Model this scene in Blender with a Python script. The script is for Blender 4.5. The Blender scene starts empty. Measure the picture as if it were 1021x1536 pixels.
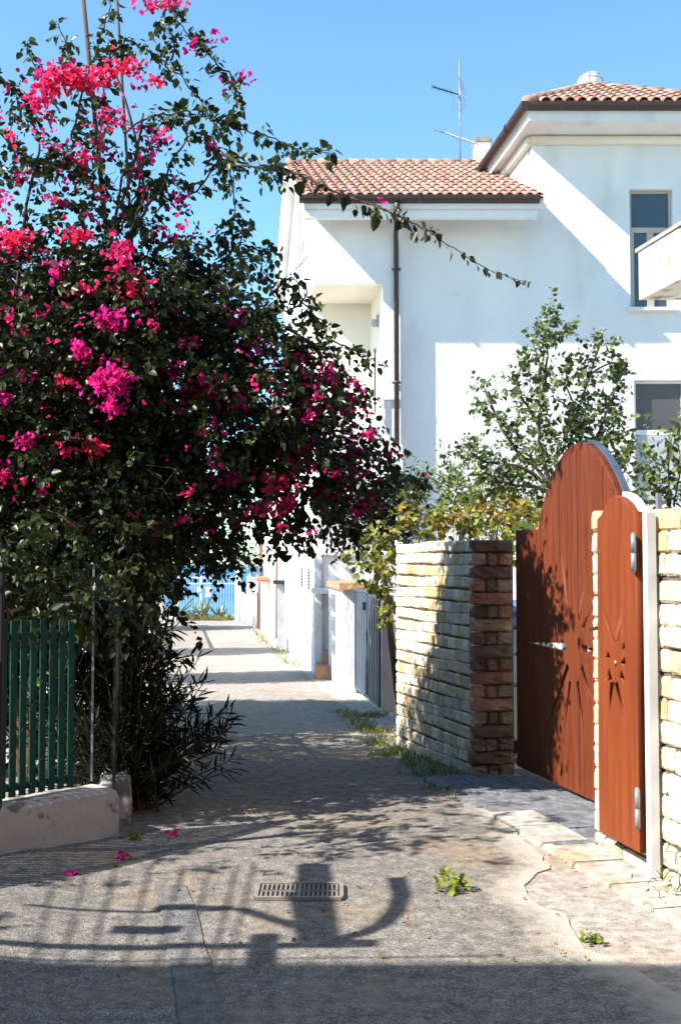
import bpy, bmesh, math, random
import numpy as np
from mathutils import Vector, Matrix, noise as mn
R = random.Random(7)
NR = np.random.default_rng(11)
C = bpy.context.scene.collection
S = bpy.context.scene
rad = math.radians
# ------------------------------------------------------------------ camera maths
F = 1700.0
TH = math.atan(80 / F)
CT, ST = math.cos(TH), math.sin(TH)
EYE = 1.6
def ray(px, py):
    u, v = (px - 510.5) / F, (768 - py) / F
    return Vector((u, CT - v * ST, ST + v * CT))
def at(px, py, Y):
    r = ray(px, py); k = Y / r.y
    return Vector((r.x * k, Y, EYE + r.z * k))
def prof(y):                       # the lane falls gently towards the sea
    if y < 7: return 0.0
    if y < 17: return -0.04 * (y - 7) * min(1, (y - 7) / 3 * .6 + .4)
    return -0.40 - 0.0135 * (y - 17)
def gnd(px, py):
    r = ray(px, py); z = 0.0
    for _ in range(25):
        k = (z - EYE) / r.z
        z = prof(r.y * k)
    return Vector((r.x * k, r.y * k, z))
def onplane(px, py, p, n):
    r = ray(px, py); o = Vector((0, 0, EYE))
    return o + r * ((p - o).dot(n) / r.dot(n))
SUN_EL, SUN_A = rad(41.8), rad(20)
TOSUN = Vector((-math.cos(SUN_EL) * math.cos(SUN_A), -math.cos(SUN_EL) * math.sin(SUN_A), math.sin(SUN_EL)))
# ------------------------------------------------------------------ materials
def mat(name, col, col2=None, scale=3.0, rough=.8, bump=.15, bscale=60, tint=0.0, stretch=(1, 1, 1), spec=.3,
        metal=0.0, contrast=(.35, .65), col3=None, s3=.8, c3=(.5, .62), trans=0.0, dist=.01):
    m = bpy.data.materials.new(name); m.use_nodes = True
    nt = m.node_tree; N = nt.nodes; L = nt.links
    for n in list(N): N.remove(n)
    out = N.new('ShaderNodeOutputMaterial'); b = N.new('ShaderNodeBsdfPrincipled')
    b.inputs['Roughness'].default_value = rough; b.inputs['Metallic'].default_value = metal
    b.inputs['Specular IOR Level'].default_value = spec
    tc = N.new('ShaderNodeNewGeometry'); mp = N.new('ShaderNodeMapping'); mp.inputs['Scale'].default_value = stretch
    L.new(tc.outputs['Position'], mp.inputs['Vector'])
    def nz(sc, det=6, v=None):
        n = N.new('ShaderNodeTexNoise'); n.inputs['Scale'].default_value = sc; n.inputs['Detail'].default_value = det
        L.new(mp.outputs[0], n.inputs['Vector']); return n
    def ramp(src, a, c):
        r = N.new('ShaderNodeValToRGB'); r.color_ramp.elements[0].position = a; r.color_ramp.elements[1].position = c
        L.new(src, r.inputs[0]); return r
    def mix(fac, a, c, mode='MIX'):
        x = N.new('ShaderNodeMix'); x.data_type = 'RGBA'; x.blend_type = mode
        if hasattr(fac, 'node') or not isinstance(fac, (int, float)): L.new(fac, x.inputs[0])
        else: x.inputs[0].default_value = fac
        for s, i in ((a, 6), (c, 7)):
            if isinstance(s, (tuple, list)): x.inputs[i].default_value = (*s[:3], 1)
            else: L.new(s, x.inputs[i])
        return x.outputs[2]
    c = None
    if col2: c = mix(ramp(nz(scale).outputs[0], *contrast).outputs[0], col, col2)
    if col3: c = mix(ramp(nz(s3, 8).outputs[0], *c3).outputs[0], c or col, col3)
    if tint:
        a = N.new('ShaderNodeVertexColor'); a.layer_name = 'tint'
        c = mix(1.0, c if c else col, a.outputs[0], 'MULTIPLY')
    if c: L.new(c, b.inputs['Base Color'])
    else: b.inputs['Base Color'].default_value = (*col, 1)
    if bump:
        bp = N.new('ShaderNodeBump'); bp.inputs['Strength'].default_value = bump; bp.inputs['Distance'].default_value = dist
        L.new(nz(bscale, 8).outputs[0], bp.inputs['Height']); L.new(bp.outputs[0], b.inputs['Normal'])
    if trans:
        t = N.new('ShaderNodeBsdfTranslucent'); ms = N.new('ShaderNodeMixShader'); ms.inputs[0].default_value = trans
        if c: L.new(c, t.inputs[0])
        else: t.inputs[0].default_value = (*col, 1)
        L.new(b.outputs[0], ms.inputs[1]); L.new(t.outputs[0], ms.inputs[2]); L.new(ms.outputs[0], out.inputs[0])
    else: L.new(b.outputs[0], out.inputs[0])
    m['nodes_ready'] = True
    return m
def gravel(name, cols, patch, cell=70, bump=.6, crack=True, patch_c=(.46, .62), big=None, edge=None):
    """old asphalt: speckled chippings, dusty patches"""
    m = bpy.data.materials.new(name); m.use_nodes = True
    nt = m.node_tree; N = nt.nodes; L = nt.links; b = N['Principled BSDF']
    b.inputs['Roughness'].default_value = .92; b.inputs['Specular IOR Level'].default_value = .15
    g = N.new('ShaderNodeNewGeometry')
    v = N.new('ShaderNodeTexVoronoi'); v.inputs['Scale'].default_value = cell; L.new(g.outputs[0], v.inputs['Vector'])
    sep = N.new('ShaderNodeSeparateColor'); L.new(v.outputs['Color'], sep.inputs[0])
    r = N.new('ShaderNodeValToRGB'); e = r.color_ramp.elements
    e[0].position = 0; e[0].color = (*cols[0], 1); e[1].position = 1; e[1].color = (*cols[-1], 1)
    for i, c in enumerate(cols[1:-1]):
        x = e.new((i + 1) / (len(cols) - 1)); x.color = (*c, 1)
    L.new(sep.outputs[0], r.inputs[0])
    n1 = N.new('ShaderNodeTexNoise'); n1.inputs['Scale'].default_value = .9; n1.inputs['Detail'].default_value = 9; n1.inputs['Roughness'].default_value = .65
    L.new(g.outputs[0], n1.inputs['Vector'])
    rr = N.new('ShaderNodeValToRGB'); rr.color_ramp.elements[0].position = patch_c[0]; rr.color_ramp.elements[1].position = patch_c[1]
    L.new(n1.outputs[0], rr.inputs[0])
    mx = N.new('ShaderNodeMix'); mx.data_type = 'RGBA'; L.new(rr.outputs[0], mx.inputs[0]); L.new(r.outputs[0], mx.inputs[6]); mx.inputs[7].default_value = (*patch, 1)
    col = mx.outputs[2]
    n2 = N.new('ShaderNodeTexNoise'); n2.inputs['Scale'].default_value = 14; n2.inputs['Detail'].default_value = 10; L.new(g.outputs[0], n2.inputs['Vector'])
    r2 = N.new('ShaderNodeMapRange'); r2.inputs[1].default_value = .3; r2.inputs[2].default_value = .7; r2.inputs[3].default_value = .68; r2.inputs[4].default_value = 1.25
    L.new(n2.outputs[0], r2.inputs[0])
    m2 = N.new('ShaderNodeVectorMath'); m2.operation = 'SCALE'; L.new(col, m2.inputs[0]); L.new(r2.outputs[0], m2.inputs['Scale'])
    col = m2.outputs[0]
    hsrc = v.outputs['Distance']
    if edge:
        at_ = N.new('ShaderNodeVertexColor'); at_.layer_name = 'tint'; sp_ = N.new('ShaderNodeSeparateColor'); L.new(at_.outputs[0], sp_.inputs[0])
        n4 = N.new('ShaderNodeTexNoise'); n4.inputs['Scale'].default_value = 7; n4.inputs['Detail'].default_value = 10; n4.inputs['Roughness'].default_value = .7; L.new(g.outputs[0], n4.inputs['Vector'])
        su = N.new('ShaderNodeMath'); su.operation = 'SUBTRACT'; L.new(sp_.outputs[0], su.inputs[0]); L.new(n4.outputs[0], su.inputs[1])
        mr = N.new('ShaderNodeMapRange'); mr.inputs[1].default_value = -.42; mr.inputs[2].default_value = .22; L.new(su.outputs[0], mr.inputs[0])
        me_ = N.new('ShaderNodeMix'); me_.data_type = 'RGBA'; L.new(mr.outputs[0], me_.inputs[0]); me_.inputs[6].default_value = (*edge, 1); L.new(col, me_.inputs[7]); col = me_.outputs[2]
    if crack:
        v2 = N.new('ShaderNodeTexVoronoi'); v2.feature = 'DISTANCE_TO_EDGE'; v2.inputs['Scale'].default_value = 1.3
        n3 = N.new('ShaderNodeTexNoise'); n3.inputs['Scale'].default_value = 5; n3.inputs['Detail'].default_value = 6; L.new(g.outputs[0], n3.inputs['Vector'])
        ad = N.new('ShaderNodeVectorMath'); ad.operation = 'MULTIPLY_ADD'; L.new(n3.outputs['Color'], ad.inputs[0]); ad.inputs[1].default_value = (.35, .35, .35); L.new(g.outputs[0], ad.inputs[2])
        L.new(ad.outputs[0], v2.inputs['Vector'])
        r3 = N.new('ShaderNodeMapRange'); r3.inputs[1].default_value = 0; r3.inputs[2].default_value = .012; r3.inputs[3].default_value = .6; r3.inputs[4].default_value = 1
        L.new(v2.outputs[0], r3.inputs[0])
        m3 = N.new('ShaderNodeVectorMath'); m3.operation = 'SCALE'; L.new(col, m3.inputs[0]); L.new(r3.outputs[0], m3.inputs['Scale']); col = m3.outputs[0]
    L.new(col, b.inputs['Base Color'])
    bp = N.new('ShaderNodeBump'); bp.inputs['Strength'].default_value = bump; bp.inputs['Distance'].default_value = .012
    L.new(hsrc, bp.inputs['Height'])
    b2 = N.new('ShaderNodeBump'); b2.inputs['Strength'].default_value = .5; b2.inputs['Distance'].default_value = .02
    L.new(n2.outputs[0], b2.inputs['Height']); L.new(bp.outputs[0], b2.inputs['Normal'])
    L.new(b2.outputs[0], b.inputs['Normal'])
    return m
M = {}
M['plaster'] = mat('plaster', (.76, .755, .75), (.69, .69, .70), 1.2, .9, .6, 24, stretch=(1, 1, .32), col3=(.52, .50, .46), s3=1.3, c3=(.55, .85), dist=.015)
M['cream'] = mat('cream_plaster', (.80, .75, .66), (.74, .69, .60), 1.5, .9, .3, 30)
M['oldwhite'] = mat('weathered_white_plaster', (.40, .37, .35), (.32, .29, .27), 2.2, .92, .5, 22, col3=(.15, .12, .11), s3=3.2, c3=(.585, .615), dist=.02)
M['pink'] = mat('pinkish_render', (.50, .40, .38), (.42, .34, .33), 2, .9, .3, 30)
M['greyr'] = mat('grey_render', (.42, .42, .43), (.33, .33, .34), 2, .9, .3, 30)
M['tile'] = mat('roof_tile', (.34, .205, .165), (.26, .14, .11), 9, .85, .3, 50, tint=1, col3=(.40, .30, .24), s3=6, c3=(.5, .7))
M['pan'] = mat('roof_pan_tile', (.30, .075, .04), (.22, .06, .035), 9, .9, .2, 50)
M['gutter'] = mat('brown_metal', (.045, .022, .018), (.035, .018, .015), 6, .45, .05, 40, spec=.5)
M['stone'] = mat('cream_sandstone', (.66, .59, .47), (.56, .46, .31), 5, .92, .8, 34, tint=1, contrast=(.42, .62), col3=(.42, .36, .27), s3=22, c3=(.60, .72), stretch=(1, 1, .55), dist=.02)
M['brownstone'] = mat('brown_sandstone', (.24, .15, .090), (.16, .085, .055), 6, .95, 1.0, 30, tint=1, col3=(.14, .10, .085), s3=13, c3=(.55, .68), dist=.03)
M['mortar'] = mat('dark_mortar', (.13, .105, .075), (.075, .06, .045), 20, .95, .6, 60)
def wood(name, c1, c2, c3):
    m = mat(name, c1, c2, 3.2, .5, .25, 26, stretch=(9, 9, .45), spec=.18, contrast=(.38, .64), col3=c3, s3=5.5, c3=(.64, .74))
    return m
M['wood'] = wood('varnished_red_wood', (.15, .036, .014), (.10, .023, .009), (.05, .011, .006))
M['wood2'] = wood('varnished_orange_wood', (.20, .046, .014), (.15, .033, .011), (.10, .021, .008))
M['galv'] = mat('galvanised_metal', (.26, .275, .29), (.20, .21, .225), 12, .45, .05, 60, spec=.5, metal=.3)
M['steelblue'] = mat('blue_painted_metal', (.065, .092, .13), (.05, .072, .105), 4, .5, .06, 40, spec=.4)
M['white_metal'] = mat('white_painted_metal', (.74, .75, .77), (.62, .62, .63), 5, .5, .05, 40, spec=.4)
M['green_metal'] = mat('green_painted_metal', (.0015, .055, .043), (.0015, .040, .032), 5, .5, .05, 40, spec=.15)
M['black_metal'] = mat('black_metal', (.02, .022, .025), (.035, .03, .028), 8, .5, .1, 40)
M['glass'] = mat('dark_window_glass', (.035, .05, .07), (.055, .07, .09), .6, .08, 0, spec=.8)
M['glass2'] = mat('grey_window_glass', (.06, .065, .068), (.085, .085, .085), .5, .12, 0, spec=.7)
M['frame'] = mat('beige_window_frame', (.46, .42, .36), (.40, .36, .31), 5, .6, .05, 40)
M['terracotta'] = mat('terracotta', (.55, .27, .16), (.42, .19, .11), 8, .8, .3, 40)
M['bark'] = mat('bark', (.10, .08, .06), (.09, .07, .05), 10, .9, .8, 30, stretch=(1, 1, .3))
M['twig'] = mat('twig_brown', (.10, .06, .035), (.06, .04, .025), 20, .85, 0)
M['leaf'] = mat('bougainvillea_leaf', (.026, .036, .009), None, rough=.40, bump=0, tint=1, spec=.26, trans=.2)
M['leaf_d'] = mat('dark_leaf', (.008, .014, .005), None, rough=.5, bump=0, tint=1, spec=.18, trans=.12)
M['leaf_tree'] = mat('carob_leaf', (.115, .155, .048), None, rough=.42, bump=0, tint=1, spec=.4, trans=.2)
M['leaf_vine'] = mat('vine_leaf', (.21, .215, .045), None, rough=.55, bump=0, tint=1, spec=.3, trans=.35)
M['bract'] = mat('magenta_bract', (.70, .022, .20), None, rough=.7, bump=0, tint=1, spec=.1, trans=.42)
M['grass'] = mat('dry_grass', (.30, .29, .12), None, rough=.8, bump=0, tint=1, spec=.1, trans=.25)
M['agave'] = mat('agave_leaf', (.22, .30, .22), (.30, .33, .2), 4, .6, .1, 20)
M['asphalt'] = gravel('old_asphalt', [(.10, .092, .084), (.165, .15, .136), (.235, .214, .19), (.35, .32, .28)], (.28, .215, .15), 165, .6, False, (.50, .66), edge=(.44, .395, .33))
M['concrete'] = gravel('pale_concrete', [(.235, .205, .185), (.31, .275, .245), (.40, .36, .32)], (.31, .245, .185), 110, .35, False, (.50, .66))
M['earth'] = gravel('dusty_ground', [(.42, .375, .32), (.50, .455, .395), (.58, .535, .47)], (.42, .34, .245), 90, .5, True, (.5, .65))
M['slate'] = gravel('slate_paving', [(.12, .125, .14), (.15, .155, .165), (.19, .19, .195)], (.17, .15, .135), 22, .3, False, (.55, .7))
# ------------------------------------------------------------------ mesh helpers
class MB:
    def __init__(s): s.v = []; s.f = []; s.mi = []; s.t = []; s.smooth = []
    def add(s, vs, fs, mi=0, tint=None, smooth=False):
        n = len(s.v); s.v += [tuple(x) for x in vs]
        s.f += [tuple(i + n for i in f) for f in fs]; s.mi += [mi] * len(fs); s.smooth += [smooth] * len(fs)
        s.t += [tint or (1, 1, 1)] * len(vs)
    def box(s, c, sz, ax=None, mi=0, tint=None, bev=0):
        """c centre, sz full sizes along axes ax (three vectors)"""
        ax = ax or (Vector((1, 0, 0)), Vector((0, 1, 0)), Vector((0, 0, 1)))
        c = Vector(c); h = [q / 2 for q in sz]
        if bev <= 0:
            vs = [c + ax[0] * (i * h[0]) + ax[1] * (j * h[1]) + ax[2] * (k * h[2]) for k in (-1, 1) for j in (-1, 1) for i in (-1, 1)]
            s.add(vs, [(0, 2, 3, 1), (4, 5, 7, 6), (0, 1, 5, 4), (2, 6, 7, 3), (0, 4, 6, 2), (1, 3, 7, 5)], mi, tint)
        else:
            bm = bmesh.new(); bmesh.ops.create_cube(bm, size=1)
            for v in bm.verts: v.co = Vector((v.co.x * sz[0], v.co.y * sz[1], v.co.z * sz[2]))
            bmesh.ops.bevel(bm, geom=bm.edges[:], offset=bev, segments=2, affect='EDGES')
            bm.verts.index_update()
            s.add([c + ax[0] * v.co.x + ax[1] * v.co.y + ax[2] * v.co.z for v in bm.verts], [tuple(v.index for v in f.verts) for f in bm.faces], mi, tint)
            bm.free()
    def bar(s, a, b, w, h=None, mi=0, up=Vector((0, 0, 1))):
        a, b = Vector(a), Vector(b); h = h or w
        d = (b - a); L = d.length; d = d / L
        if abs(d.dot(up)) > .98: up = Vector((0, 1, 0))
        x = d.cross(up).normalized(); z = x.cross(d)
        s.box((a + b) / 2, (w, L, h), (x, d, z), mi)
    def tube(s, pts, r, n=8, mi=0, tint=None, cap=True):
        pts = [Vector(p) for p in pts]; rs = r if isinstance(r, (list, tuple)) else [r] * len(pts)
        vs = []; fs = []; x = None
        for i, p in enumerate(pts):
            d = (pts[min(i + 1, len(pts) - 1)] - pts[max(i - 1, 0)]).normalized()
            if x is None:
                x = d.cross(Vector((0, 0, 1)) if abs(d.z) < .9 else Vector((0, 1, 0))).normalized()
            else: x = (x - d * x.dot(d)).normalized()
            y = d.cross(x)
            vs += [p + (x * math.cos(2 * math.pi * k / n) + y * math.sin(2 * math.pi * k / n)) * rs[i] for k in range(n)]
        for i in range(len(pts) - 1):
            for k in range(n):
                fs.append((i * n + k, i * n + (k + 1) % n, (i + 1) * n + (k + 1) % n, (i + 1) * n + k))
        if cap: fs += [tuple(range(n))[::-1], tuple(range((len(pts) - 1) * n, len(pts) * n))]
        s.add(vs, fs, mi, tint, n > 5)
    def prism(s, poly, off, mi=0, tint=None):
        poly = [Vector(p) for p in poly]; n = len(poly); off = Vector(off)
        s.add(poly + [p + off for p in poly], [tuple(range(n))[::-1], tuple(range(n, 2 * n))] + [(i, (i + 1) % n, n + (i + 1) % n, n + i) for i in range(n)], mi, tint)
    def build(s, name, mats, parent=None, fix=True):
        if not isinstance(mats, (list, tuple)): mats = [mats]
        org = Vector((0, 0, 0)); p = parent
        while p is not None: org += p.location; p = p.parent
        me = bpy.data.meshes.new(name)
        me.from_pydata([(x - org.x, y - org.y, z - org.z) for x, y, z in s.v], [], s.f)
        for m in mats: me.materials.append(m)
        me.polygons.foreach_set('material_index', s.mi); me.polygons.foreach_set('use_smooth', s.smooth)
        at_ = me.color_attributes.new('tint', 'FLOAT_COLOR', 'POINT')
        at_.data.foreach_set('color', np.hstack([np.array(s.t, dtype=np.float32).reshape(-1, 3), np.ones((len(s.t), 1), np.float32)]).ravel())
        if fix:
            bm = bmesh.new(); bm.from_mesh(me); bmesh.ops.recalc_face_normals(bm, faces=bm.faces[:]); bm.to_mesh(me); bm.free()
        me.update()
        o = bpy.data.objects.new(name, me); C.objects.link(o); o.parent = parent
        return o
def thing(name, label, cat, loc=(0, 0, 0), group=None):
    o = bpy.data.objects.new(name, None); C.objects.link(o); o.location = loc; o.empty_display_size = .2
    o['label'] = label; o['category'] = cat
    if group: o['group'] = group
    return o
def tag(o, label, cat, group=None, kind=None):
    o['label'] = label; o['category'] = cat
    if group: o['group'] = group
    if kind: o['kind'] = kind
    return o
def struct(o): o['kind'] = 'structure'; return o
def copy_tree(o, parent=None):
    c = o.copy(); C.objects.link(c); c.parent = parent
    for ch in [x for x in bpy.data.objects if x.parent == o]: copy_tree(ch, c)
    return c
def flat(name, outer, holes, thick, frame, m, parent, bevel=.004):
    """a board traced in its own plane (frame = origin, u, v, n); real holes"""
    cu = bpy.data.curves.new(name, 'CURVE'); cu.dimensions = '2D'; cu.fill_mode = 'BOTH'; cu.extrude = thick / 2 - bevel; cu.bevel_depth = bevel; cu.bevel_resolution = 1
    cu.offset = -bevel
    for pl in [outer] + holes:
        sp = cu.splines.new('POLY'); sp.points.add(len(pl) - 1); sp.use_cyclic_u = True
        for i, (a, b) in enumerate(pl): sp.points[i].co = (a, b, 0, 1)
    tmp = bpy.data.objects.new('tmp', cu); C.objects.link(tmp)
    me = bpy.data.meshes.new_from_object(tmp.evaluated_get(bpy.context.evaluated_depsgraph_get()))
    bpy.data.objects.remove(tmp); bpy.data.curves.remove(cu)
    o_, u, v, n = frame
    org = parent.location if parent else Vector((0, 0, 0))
    for w in me.vertices: w.co = o_ + u * w.co.x + v * w.co.y + n * w.co.z - org
    me.materials.clear(); me.materials.append(m)
    for p in me.polygons: p.material_index = 0
    bm = bmesh.new(); bm.from_mesh(me); bmesh.ops.remove_doubles(bm, verts=bm.verts[:], dist=1e-5); bmesh.ops.recalc_face_normals(bm, faces=bm.faces[:]); bm.to_mesh(me); bm.free()
    me.name = name
    o = bpy.data.objects.new(name, me); C.objects.link(o); o.parent = parent
    return o
# ------------------------------------------------------------------ foliage helpers
class LV:
    """collects leaves (position, axis, normal, length, width, tint) and builds one mesh"""
    def __init__(s): s.a = []
    def add(s, p, d, n, l, w, t):
        s.a.append((np.atleast_2d(p), np.atleast_2d(d), np.atleast_2d(n), np.atleast_1d(l), np.atleast_1d(w), np.atleast_2d(t)))
    def build(s, name, m, parent=None, fold=.28, curl=.18, shape='leaf'):
        P, D, Nn, Ln, W, T = [np.concatenate([q[i] for q in s.a]) for i in range(6)]
        org = Vector((0, 0, 0)); p = parent
        while p is not None: org += p.location; p = p.parent
        D = D / (np.linalg.norm(D, axis=1, keepdims=True) + 1e-9)
        X = np.cross(D, Nn); X /= (np.linalg.norm(X, axis=1, keepdims=True) + 1e-9); Z = np.cross(X, D)
        k = len(P); Ln = Ln[:, None]; W = W[:, None] / 2
        if shape == 'leaf': A, B, wa, wb = .30, .70, 1.0, .72
        elif shape == 'blade': A, B, wa, wb = .25, .7, .9, .8
        else: A, B, wa, wb = .28, .78, .85, 1.0
        up = W * fold
        V = np.stack([P,
                      P + D * Ln * A + X * W * wa + Z * up, P + D * Ln * B + X * W * wb + Z * (up * wb - Ln * curl * .4),
                      P + D * Ln - Z * Ln * curl,
                      P + D * Ln * B - X * W * wb + Z * (up * wb - Ln * curl * .4), P + D * Ln * A - X * W * wa + Z * up], 1)
        V = V.reshape(-1, 3) - np.array(org)
        me = bpy.data.meshes.new(name)
        me.vertices.add(k * 6); me.vertices.foreach_set('co', V.astype(np.float32).ravel())
        base = (np.arange(k) * 6)[:, None]
        fa = np.stack([base + np.array([0, 1, 2, 3]), base + np.array([0, 3, 4, 5])], 1).reshape(-1)
        me.loops.add(k * 8); me.loops.foreach_set('vertex_index', fa.astype(np.int32))
        me.polygons.add(k * 2); me.polygons.foreach_set('loop_start', (np.arange(k * 2) * 4).astype(np.int32))
        me.update(calc_edges=True); me.validate()
        a = me.color_attributes.new('tint', 'FLOAT_COLOR', 'POINT')
        tt = np.repeat(np.hstack([T, np.ones((k, 1))]), 6, axis=0).astype(np.float32)
        a.data.foreach_set('color', tt.ravel())
        me.materials.append(m)
        o = bpy.data.objects.new(name, me); C.objects.link(o); o.parent = parent
        return o
def unit(a): return a / (np.linalg.norm(a, axis=-1, keepdims=True) + 1e-9)
def tints(k, var=.35, hue=(.25, .1, .15), base=(1, 1, 1)):
    b = NR.lognormal(0, var, (k, 1)); h = 1 + (NR.random((k, 1)) - .5) * 2 * np.array(hue)
    return np.clip(b * h * np.array(base), .15, 3)
def twigs(lv, st, starts, dirs, lens, n, ll, lw, droop=.35, down=.5, spread=.9, var=.35, base=(1, 1, 1), hue=(.25, .1, .15), rad_=.0022, every=1, gather=0):
    """n leaves along each of K short drooping twigs; st (an MB) takes the twig stems"""
    K = len(starts); dirs = unit(dirs); lens = np.asarray(lens).reshape(-1, 1)
    for j in range(n):
        t = (j + .6 + NR.random((K, 1)) * .4) / n
        if gather: t = t ** gather
        pos = starts + dirs * lens * t - np.array([0, 0, 1.]) * droop * lens * t * t
        rnd = unit(NR.normal(size=(K, 3)))
        side = unit(rnd - dirs * np.sum(rnd * dirs, 1, keepdims=True))
        d = unit(dirs * .45 + side * spread + np.array([0, 0, -down]))
        nn = unit(NR.normal(size=(K, 3)) * .65 + np.array([-.15, -.1, .9]))
        s_ = NR.uniform(.5, 1.3, K)
        lv.add(pos + side * .006, d, nn, ll * s_, lw * s_ * NR.uniform(.85, 1.15, K), tints(K, var, hue, base))
    if st is not None:
        for i in range(0, K, every):
            pts = [Vector(starts[i] + dirs[i] * lens[i] * t - np.array([0, 0, 1.]) * droop * lens[i] * t * t) for t in (0, .5, 1)]
            st.tube(pts, [rad_, rad_ * .8, rad_ * .5], 3, cap=False)
def blob(lv, st, c, r, per_m3, n=9, ll=.06, lw=.044, length=.2, shell=.55, clump=None, **k):
    vol = 4.19 * r[0] * r[1] * r[2]; K = max(3, int(vol * per_m3 / n)); K = int(K * (1.35 if clump else 1))
    u = unit(NR.normal(size=(K, 3))); q = NR.random((K, 1)) ** (1 / 3) ; q = np.maximum(q, NR.random((K, 1)) * shell)
    p = np.array(c) + u * q * np.array(r)
    if clump:
        kp = np.array([mn.noise(Vector(q_) * clump) > -.16 for q_ in p]); p, u = p[kp], u[kp]; K = len(p)
        if K < 2: return
    d = unit(u + NR.normal(size=(K, 3)) * .6 + np.array([0, 0, .15]))
    twigs(lv, st, p, d, NR.uniform(.6, 1.3, K) * length, n, ll, lw, **k)
def spray(lv, st, pts, r0=.008, r1=.003, gap=.05, tl=.09, n=3, ll=.06, lw=.045, jit=.02, sub=6, **k):
    """a long stem through pts with leafy twiglets all along"""
    pts = [Vector(p) for p in pts]; P = []
    for i in range(len(pts) - 1):
        a = pts[max(i - 1, 0)]; b = pts[i]; c = pts[i + 1]; d = pts[min(i + 2, len(pts) - 1)]
        for s in range(sub):
            t = s / sub
            q = .5 * ((2 * b) + (c - a) * t + (2 * a - 5 * b + 4 * c - d) * t * t + (3 * b - a - 3 * c + d) * t ** 3)
            P.append(q + Vector((R.uniform(-jit, jit), R.uniform(-jit, jit), R.uniform(-jit, jit))))
    P.append(pts[-1])
    m = len(P); st.tube(P, [r0 + (r1 - r0) * i / (m - 1) for i in range(m)], 5)
    S_, D_ = [], []
    for i in range(m - 1):
        L = (P[i + 1] - P[i]).length; dd = (P[i + 1] - P[i]).normalized()
        for q in range(max(1, int(L / gap + R.random()))):
            S_.append(P[i].lerp(P[i + 1], R.random())); v = Vector((R.gauss(0, 1), R.gauss(0, 1), R.gauss(0, 1))); D_.append((v - dd * v.dot(dd)).normalized() + dd * .5)
    if S_: twigs(lv, st, np.array(S_), np.array(D_), NR.uniform(.5, 1.3, len(S_)) * tl, n, ll, lw, rad_=.0015, **k)
    return P
def A(px, py, Y): return np.array(at(px, py, Y))
exec_order = []
D = Vector((-.118, 1, 0))          # the direction the house and lane recede in
DW = Vector((-.235, 1, 0)).normalized()    # the direction of the stone walls and the big gate
NW = Vector((-DW.y, DW.x, 0))       # towards the lane
UP = Vector((0, 0, 1)); XA = Vector((1, 0, 0)); YA = Vector((0, 1, 0))

# ================================================================== THE SETTING
YS = [-14, -9, -5, -3, -1, 0, 1, 2] + [2.25 + .25 * i for i in range(40)] + [12.5 + .5 * i for i in range(20)] + [23 + 1.5 * i for i in range(22)]
YS = [y for y in YS if y < 55.5] + [55.5, 57.0, 60, 66, 75, 90]
def lane_l(y): return -1.39 - .147 * (y - 6.85)
def lane_r(y): return 1.55 - .17 * (y - 6.2) if y < 12 else .564 - .125 * (y - 12)
def gz(x, y):
    z = prof(y)
    if y > 56.9: z -= min(9, (y - 56.9) * .8)
    xl, xr = lane_l(y), lane_r(y)
    if x < xl: z += min(.25, (xl - x) * .10) * min(1, max(0, (7.6 - abs(y - 5.6)) / 3)) if 2.5 < y < 9 else 0
    return z
m = MB(); XS = [-80, -30, -14, -9, -7, -6, -5, -4] + [-3.6 + .3 * i for i in range(25)] + [4.2, 5, 7, 10, 16, 30, 80]
vs = [(x, y, gz(x, y) + (mn.noise(Vector((x, y, 3)) * .9) * .012 if -4 < x < 4 else 0)) for y in YS for x in XS]; nx = len(XS)
m.add(vs, [(j * nx + i, j * nx + i + 1, (j + 1) * nx + i + 1, (j + 1) * nx + i) for j in range(len(YS) - 1) for i in range(nx - 1)], smooth=True)
# a step at the seafront: everything past it drops to the beach
g = struct(m.build('ground', M['earth'], fix=False))
def base_noise(x, y): return mn.noise(Vector((x, y, 3)) * .9) * .012
def sheet(name, mt, fl, fr, y0, y1, dz, nxs=14, dy=.12, jl=.05, jr=.05, seed=0):
    m = MB(); n = int((y1 - y0) / dy); vs = []; ts = []
    for j in range(n + 1):
        y = y0 + (y1 - y0) * j / n
        a = fl(y) + jl * (mn.noise(Vector((y * 2.2, seed, 0))) + .5 * mn.noise(Vector((y * 7, seed, 5))))
        b = fr(y) + jr * (mn.noise(Vector((y * 2.2, seed + 9, 0))) + .5 * mn.noise(Vector((y * 7, seed + 9, 5))))
        for i in range(nxs + 1):
            x = a + (b - a) * i / nxs
            vs.append((x, y, surf(x, y) + dz)); ts.append((min(1, (b - x) / .32),) * 3)
    k = nxs + 1
    m.add(vs, [(j * k + i, j * k + i + 1, (j + 1) * k + i + 1, (j + 1) * k + i) for j in range(n) for i in range(nxs)], smooth=True); m.t = ts
    return struct(m.build(name, mt, fix=False))
def surf(x, y):
    """height of the ground MESH (bilinear over its grid, so sheets lie evenly above it)"""
    import bisect
    j = min(max(bisect.bisect_right(YS, y) - 1, 0), len(YS) - 2); i = min(max(bisect.bisect_right(XS, x) - 1, 0), nx - 2)
    ty = (y - YS[j]) / (YS[j + 1] - YS[j]); tx = (x - XS[i]) / (XS[i + 1] - XS[i])
    z = lambda a, b: vs0[b * nx + a][2]
    return (z(i, j) * (1 - tx) + z(i + 1, j) * tx) * (1 - ty) + (z(i, j + 1) * (1 - tx) + z(i + 1, j + 1) * tx) * ty
vs0 = vs
sheet('lane', M['concrete'], lambda y: lane_l(y) + .05, lambda y: lane_r(y) - .02, -3, 55.3, .006, 12, .25, .05, .03, 3)
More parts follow.
